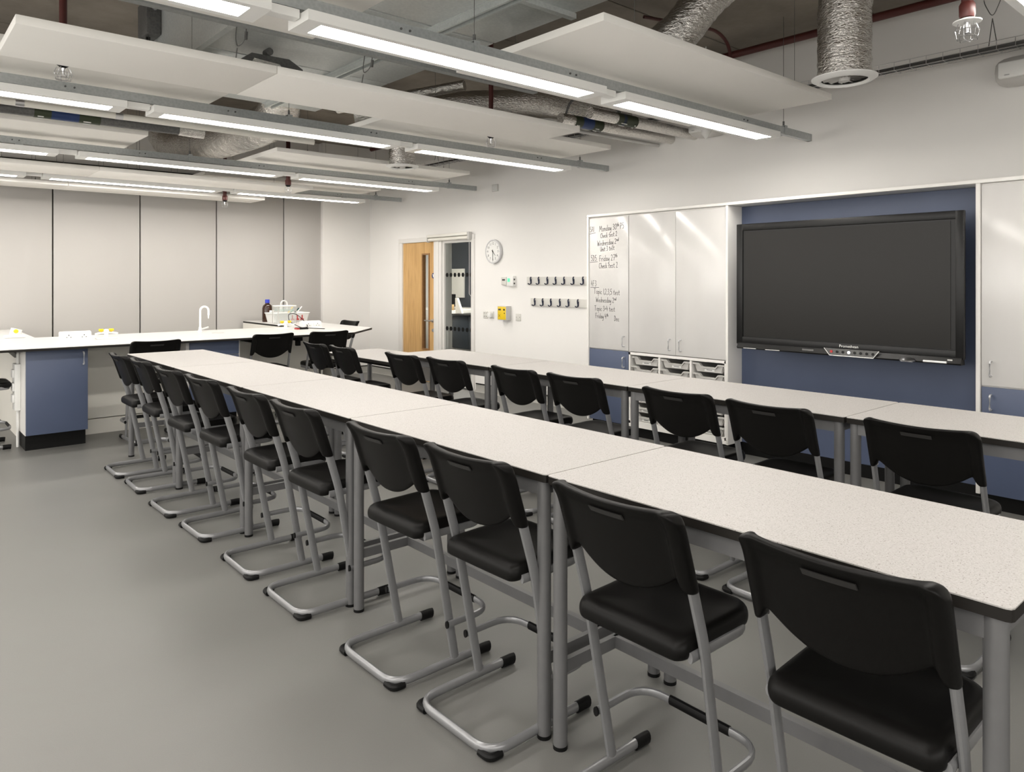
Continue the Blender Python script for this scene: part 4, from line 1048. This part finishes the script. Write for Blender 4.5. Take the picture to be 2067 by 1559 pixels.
part('spindle', MB().lathe((1.93, 4.61, 2.955), [(.024, -.03), (.024, .03)], 14, 'y'), M['darkmetal'], vd)

def flex(path, r, n=28, m=60, jit=.014, rib=.012):
    P = bend(path, r * 1.8, 10); L = [0]
    for a, b in zip(P[:-1], P[1:]): L.append(L[-1] + (b - a).length)
    out = []
    for k in range(m + 1):
        d_ = L[-1] * k / m
        j = max(i for i in range(len(L)) if L[i] <= d_ + 1e-9); j = min(j, len(P) - 2)
        t_ = (d_ - L[j]) / max(1e-6, L[j + 1] - L[j]); out.append(P[j].lerp(P[j + 1], t_))
    mb = MB().tube(out, r, r, ref=(.2, .3, .9), n=n, jit=jit)
    for k in range(m + 1):           # ribs of the coil under the foil
        c = out[k]; f_ = 1 + rib * math.sin(k * 1.9)
        for j in range(n):
            q = Vector(mb.v[k * n + j]); mb.v[k * n + j] = tuple(c + (q - c) * f_)
    return mb
def air_duct(x, y, z, r, path, label):
    a = thing('flexible_duct', label, 'duct', (x, y, z))
    part('foil_sleeve', flex(path, r), M['foil'], a, smooth=80)
    part('hanger_strap', MB().tube([path[-1], (path[-1][0], path[-1][1], ZC)], .012, .002, ref=(0, 1, 0), n=4, square=True), M['rail'], a)
    part('diffuser_ring', MB().lathe((x, y, z - .012), [(r * .86, .0), (r * .92, -.014), (r * 1.05, -.012), (r * 1.22, .004), (r * 1.23, .010), (r * 1.0, .016), (r * .86, .012)], 36, caps=False), M['plastic'], a)
    part('diffuser_throat', MB().lathe((x, y, z - .01), [(r * .88, .05), (r * .88, .004)], 36, caps=False), M['plinth'], a)
    vn = MB()
    for k in range(12):
        an = 2 * PI * k / 12; c_, s_ = math.cos(an), math.sin(an)
        vn.add([(x + c_ * .03, y + s_ * .03, z - .008), (x + c_ * r * .84, y + s_ * r * .84, z - .008), (x + math.cos(an + .28) * r * .84, y + math.sin(an + .28) * r * .84, z + .004), (x + math.cos(an + .28) * .03, y + math.sin(an + .28) * .03, z + .004)], [(0, 1, 2, 3)])
    part('throat_back', MB().lathe((x, y, z + .03), [(r * .88, 0), (r * .88, .004)], 30), M['plinth'], a)
    part('swirl_vane', vn, M['grey_plastic'], a, smooth=None)
    part('hub', MB().lathe((x, y, z), [(.01, -.03), (.03, -.024), (.035, 0)], 16), M['grey_plastic'], a)
    return a
air_duct(4.44, 2.02, 2.71, .152, [(4.44, 2.02, 2.71), (4.44, 2.02, 3.36), (5.0, 1.5, 3.40)], 'foil covered flexible duct with swirl diffuser at the upper right')
air_duct(4.29, 6.70, 2.71, .142, [(4.29, 6.70, 2.71), (4.29, 6.70, 3.2), (4.4, 7.2, 3.4)], 'foil covered flexible duct with swirl diffuser over the third light row')
fd = thing('flexible_duct', 'bent silver flexible duct running down behind the upper right raft', 'duct', (4.0, 3.0, 3.2))
part('foil_sleeve', flex([(4.5, 2.1, 3.44), (4.08, 2.52, 3.42), (3.93, 2.67, 3.24), (3.83, 2.76, 3.05), (3.76, 2.86, 2.96)], .13, jit=.012), M['foil'], fd, smooth=80)
fd = thing('flexible_duct', 'fat silver flexible duct lying above the lights at the left', 'duct', (2.6, 7.3, 2.95))
part('foil_sleeve', flex([(2.7, 6.16, 3.25), (2.88, 6.6, 3.02), (2.87, 7.1, 2.98), (2.81, 8.17, 2.98), (2.66, 9.1, 3.02), (2.6, 9.5, 3.4)], .185, jit=.010, m=90, rib=.025), M['foil'], fd, smooth=80)
fd = thing('lagged_pipe', 'foil lagged duct passing behind the red sprinkler drop', 'pipe', (4.0, 5.0, 3.1))
part('foil_sleeve', flex([(3.2, 5.75, 2.93), (3.9, 5.2, 3.02), (4.6, 4.75, 3.08), (5.6, 4.75, 3.08)], .13, jit=.02), M['foil'], fd, smooth=80)

def pipe(label, pts, r, bands=(), mat='foil', name='lagged_pipe', cat='pipe'):
    p_ = thing(name, label, cat, pts[0]); part('lagging', flex(pts, r, n=14, m=24, jit=.012) if mat == 'foil' else MB().tube(bend(pts, r * 3), r, n=12), M[mat], p_, smooth=60)
    A, B = Vector(pts[-2]), Vector(pts[-1])
    for (t0, t1, mt) in bands: part('pipe_band', MB().tube([A.lerp(B, t0), A.lerp(B, t1)], r * 1.05, n=14), M[mt], p_)
    for (t0, t1, mt) in bands:
        if mt == 'label_green':
            mk = MB(); d_ = (B - A).normalized()
            for an in (-2.2, -1.5, -.8):
                o_ = Vector((0, math.cos(an), math.sin(an))) * r * 1.07
                mk.tube([A.lerp(B, t0 + (t1 - t0) * .2) + o_, A.lerp(B, t0 + (t1 - t0) * .55) + o_], .005, n=4)
            part('flow_arrow', mk, M['plastic'], p_)
    return p_
pipe('upper silver lagged pipe with green and blue bands entering the wall', [(4.58, 4.24, 2.90), (XW, 4.22, 2.90)], .05, ((.22, .36, 'label_green'), (.265, .29, 'label_blue'), (.36, .39, 'label_green')))
pipe('lower silver lagged pipe with blue and green bands entering the wall', [(4.55, 4.56, 2.90), (XW, 4.50, 2.90)], .05, ((.10, .16, 'label_green'), (.16, .25, 'label_blue'), (.25, .33, 'label_green')))
pipe('thin grey pipe ending below the lagged pair at the wall', [(4.9, 4.70, 2.86), (XW, 4.66, 2.86)], .018, (), 'grey_plastic', 'thin_pipe')
pipe('cream plastic pipe running behind the second row of lights', [(-.5, 6.05, 2.705), (2.95, 6.05, 2.705)], .024, ((.36, .375, 'chrome'), (.54, .555, 'chrome')), 'cream', 'plastic_pipe')
pipe('dark lagged pipe with blue band above the left ceiling raft', [(-.5, 6.35, 2.72), (1.9, 6.35, 2.72)], .042, ((.58, .625, 'label_green'), (.625, .70, 'label_blue'), (.70, .76, 'label_green')), 'darkmetal')
pipe('stub of silver pipe with blue band above the long lower raft', [(3.1, 5.9, 3.0), (3.75, 4.9, 3.12)], .045, ((.25, .5, 'label_green'), (.32, .42, 'label_blue')))
hose = thing('braided_hose', 'grey curved hose looping over the lagged pipes', 'hose', (4.7, 4.5, 2.95))
part('hose', MB().tube(bend([(4.62, 4.58, 2.92), (4.62, 4.5, 3.08), (4.8, 4.3, 3.10), (4.95, 4.22, 2.95)], .1), .011, n=8), M['darkmetal'], hose)

# sprinkler pipework
mn = thing('sprinkler_main', 'dark red sprinkler main running along the wall under the ceiling', 'pipe', (5.78, 3, 3.5))
part('pipe_run', MB().cyl((5.78, YB + .1, 3.49), (5.78, 9.9, 3.49), .032, 14), M['red_pipe'], mn)
part('branch', MB().tube(bend([(4.5, 3.6, 3.52), (5.2, 3.4, 3.52), (5.35, 3.38, 3.42), (5.35, 3.38, 2.86)], .1), .014, n=8), M['red_pipe'], mn)
part('pipe_clip', MB().box(5.74, 5.82, 4.0, 4.03, 3.45, 3.595).box(5.74, 5.82, 1.2, 1.23, 3.45, 3.595), M['darkmetal'], mn)
def sprinkler(x, y, z, label, disc=False, r=.019):
    s_ = thing('sprinkler_drop', label, 'sprinkler', (x, y, z), 0, 'red sprinkler drops')
    part('drop_pipe', MB().cyl((x, y, z + .05), (x, y, ZC), r, 12), M['red_pipe'], s_)
    part('coupling', MB().lathe((x, y, z + .03), [(r * 1.2, 0), (r * 1.35, .01), (r * 1.35, .05), (r * 1.1, .06)], 14), M['red_pipe'], s_)
    if disc: part('escutcheon', MB().lathe((x, y, z + .012), [(.05, 0), (.05, .004), (.02, .016)], 24), M['plastic'], s_)
    else: part('escutcheon', MB().lathe((x, y, z + .008), [(.012, 0), (.03, .014), (.03, .018)], 16), M['plinth'], s_)
    part('head', MB().lathe((x, y, z - .03), [(.012, 0), (.012, .002), (.004, .004), (.005, .02), (.009, .03), (.009, .045)], 10), M['chrome'], s_)
    cg = MB()
    for k in range(6):
        a = PI / 3 * k; c_, q_ = math.cos(a), math.sin(a)
        cg.tube([(x + .030 * c_, y + .030 * q_, z + .008), (x + .041 * c_, y + .041 * q_, z - .02), (x + .034 * c_, y + .034 * q_, z - .058), (x, y, z - .06)], .0016, n=4)
    for rr, zz in ((.041, -.02), (.036, -.048)): cg.tube([(x + rr * math.cos(a), y + rr * math.sin(a), z + zz) for a in [2 * PI * j / 16 for j in range(16)]], .0016, n=4, closed=True)
    part('wire_guard', cg, M['chrome'], s_)
    return s_
sprinkler(3.22, .985, 2.475, 'red sprinkler drop with wire guard at the upper right corner', True, .021)
sprinkler(3.71, 4.50, 2.60, 'red sprinkler drop behind the long lower raft in the centre')
sprinkler(.765, 4.50, 2.60, 'red sprinkler drop at the upper left behind the short raft')
sprinkler(3.52, 7.85, 2.52, 'red sprinkler drop between the lights of the third row', r=.024)
sprinkler(3.42, 9.53, 2.48, 'red sprinkler drop beside the raft along the partition', r=.024)

# wire cable basket along the wall
tr_ = thing('cable_basket', 'wire cable basket carrying grey cables along the right wall', 'cable tray', (5.8, 4, 3.05))
bk_ = MB(); bx0, bx1, bz0, bz1 = 5.74, 5.86, 3.045, 3.105
for (xx, zz) in ((bx0, bz1), (bx1, bz1), (bx0, bz0), (bx1, bz0), ((bx0 + bx1) / 2, bz0), (bx0, (bz0 + bz1) / 2)): bk_.tube([(xx, -1.5, zz), (xx, 9.9, zz)], .0022, n=4)
part('long_wire', bk_, M['chrome'], tr_)
cw = MB(); yy = -1.5
while yy < 9.9: cw.tube([(bx0, yy, bz1), (bx0, yy, bz0), (bx1, yy, bz0), (bx1, yy, bz1)], .0022, n=4); yy += .11
o_ = part('cross_wire', cw, M['chrome'], tr_); o_['kind'] = 'stuff'
for k in range(7):
    xx = bx0 + .02 + .013 * k; zz = bz0 + .012 + .008 * (k % 3)
    part('cable', MB().tube([(xx, -1.5, zz), (xx + .004, 2, zz + .004), (xx - .003, 6, zz), (xx, 9.9, zz)], .0085, n=6), M['cable'] if k % 2 else M['slot'], tr_)
hw2 = MB()
for yy in (1.62, 5.0, 8.2): hw2.tube(bend([(5.8, yy, ZC), (5.8, yy + .06, 3.42), (5.8, yy, 3.28), (5.8, yy - .06, 3.42), (5.8, yy, ZC)], .05), .003, n=5).tube([(5.8, yy, 3.28), (bx1, yy + .04, bz1)], .003, n=4).tube([(5.8, yy, 3.28), (bx0, yy - .04, bz1)], .003, n=4)
part('hanger_wire', hw2, M['darkmetal'], tr_)

def speaker(y, z, label):
    s_ = thing('wall_speaker', label, 'speaker', (XW, y, z), 0, 'white wall speakers')
    vs = []; fs = []; n = 18; m = 9
    for i in range(m):
        t_ = i / (m - 1); ww = .17 * (1 - .25 * t_ ** 3); hh = .105 * math.sqrt(max(.02, 1 - (t_ * .97) ** 3)); x_ = XW - .02 - .19 * t_
        for j in range(n):
            a = 2 * PI * j / n; ca, sa = math.cos(a), math.sin(a); e = .55
            vs.append((x_, y + ww * math.copysign(abs(ca) ** e, ca), z + hh * math.copysign(abs(sa) ** e, sa) - .02 * t_))
    for i in range(m - 1):
        for j in range(n): fs.append((i * n + j, i * n + (j + 1) % n, (i + 1) * n + (j + 1) % n, (i + 1) * n + j))
    fs += [tuple(range(n))[::-1], tuple((m - 1) * n + j for j in range(n))]
    part('body', MB().add(vs, fs), M['grey_plastic'], s_, smooth=60)
    part('grille', MB().box(XW - .225, XW - .19, y - .12, y + .12, z - .075, z + .035, .012), M['plastic'], s_)
    part('mount', MB().box(XW - .03, XW, y - .05, y + .05, z - .04, z + .04), M['grey_plastic'], s_)
    part('badge', MB().box(XW - .227, XW - .2245, y + .05, y + .08, z - .06, z - .053), M['chrome'], s_)
speaker(1.48, 2.94, 'white rounded wall speaker cut off at the right edge')
speaker(4.02, 2.95, 'white rounded wall speaker beside the lagged pipes')
ax = thing('smoke_detector', 'white conical fitting hanging beside the lagged pipes', 'detector', (5.6, 3.75, 2.9))
part('cone', MB().lathe((5.7, 3.85, 2.76), [(.005, 0), (.04, .05), (.045, .08)], 20), M['plastic'], ax)
part('stem', MB().cyl((5.7, 3.85, 2.84), (5.7, 3.85, ZC), .006, 8), M['plastic'], ax)
pipe('bright foil end sleeve on the dark lagged pipe over the left raft', [(1.90, 6.35, 2.72), (2.10, 6.35, 2.715)], .046)
bpy.context.view_layer.update()
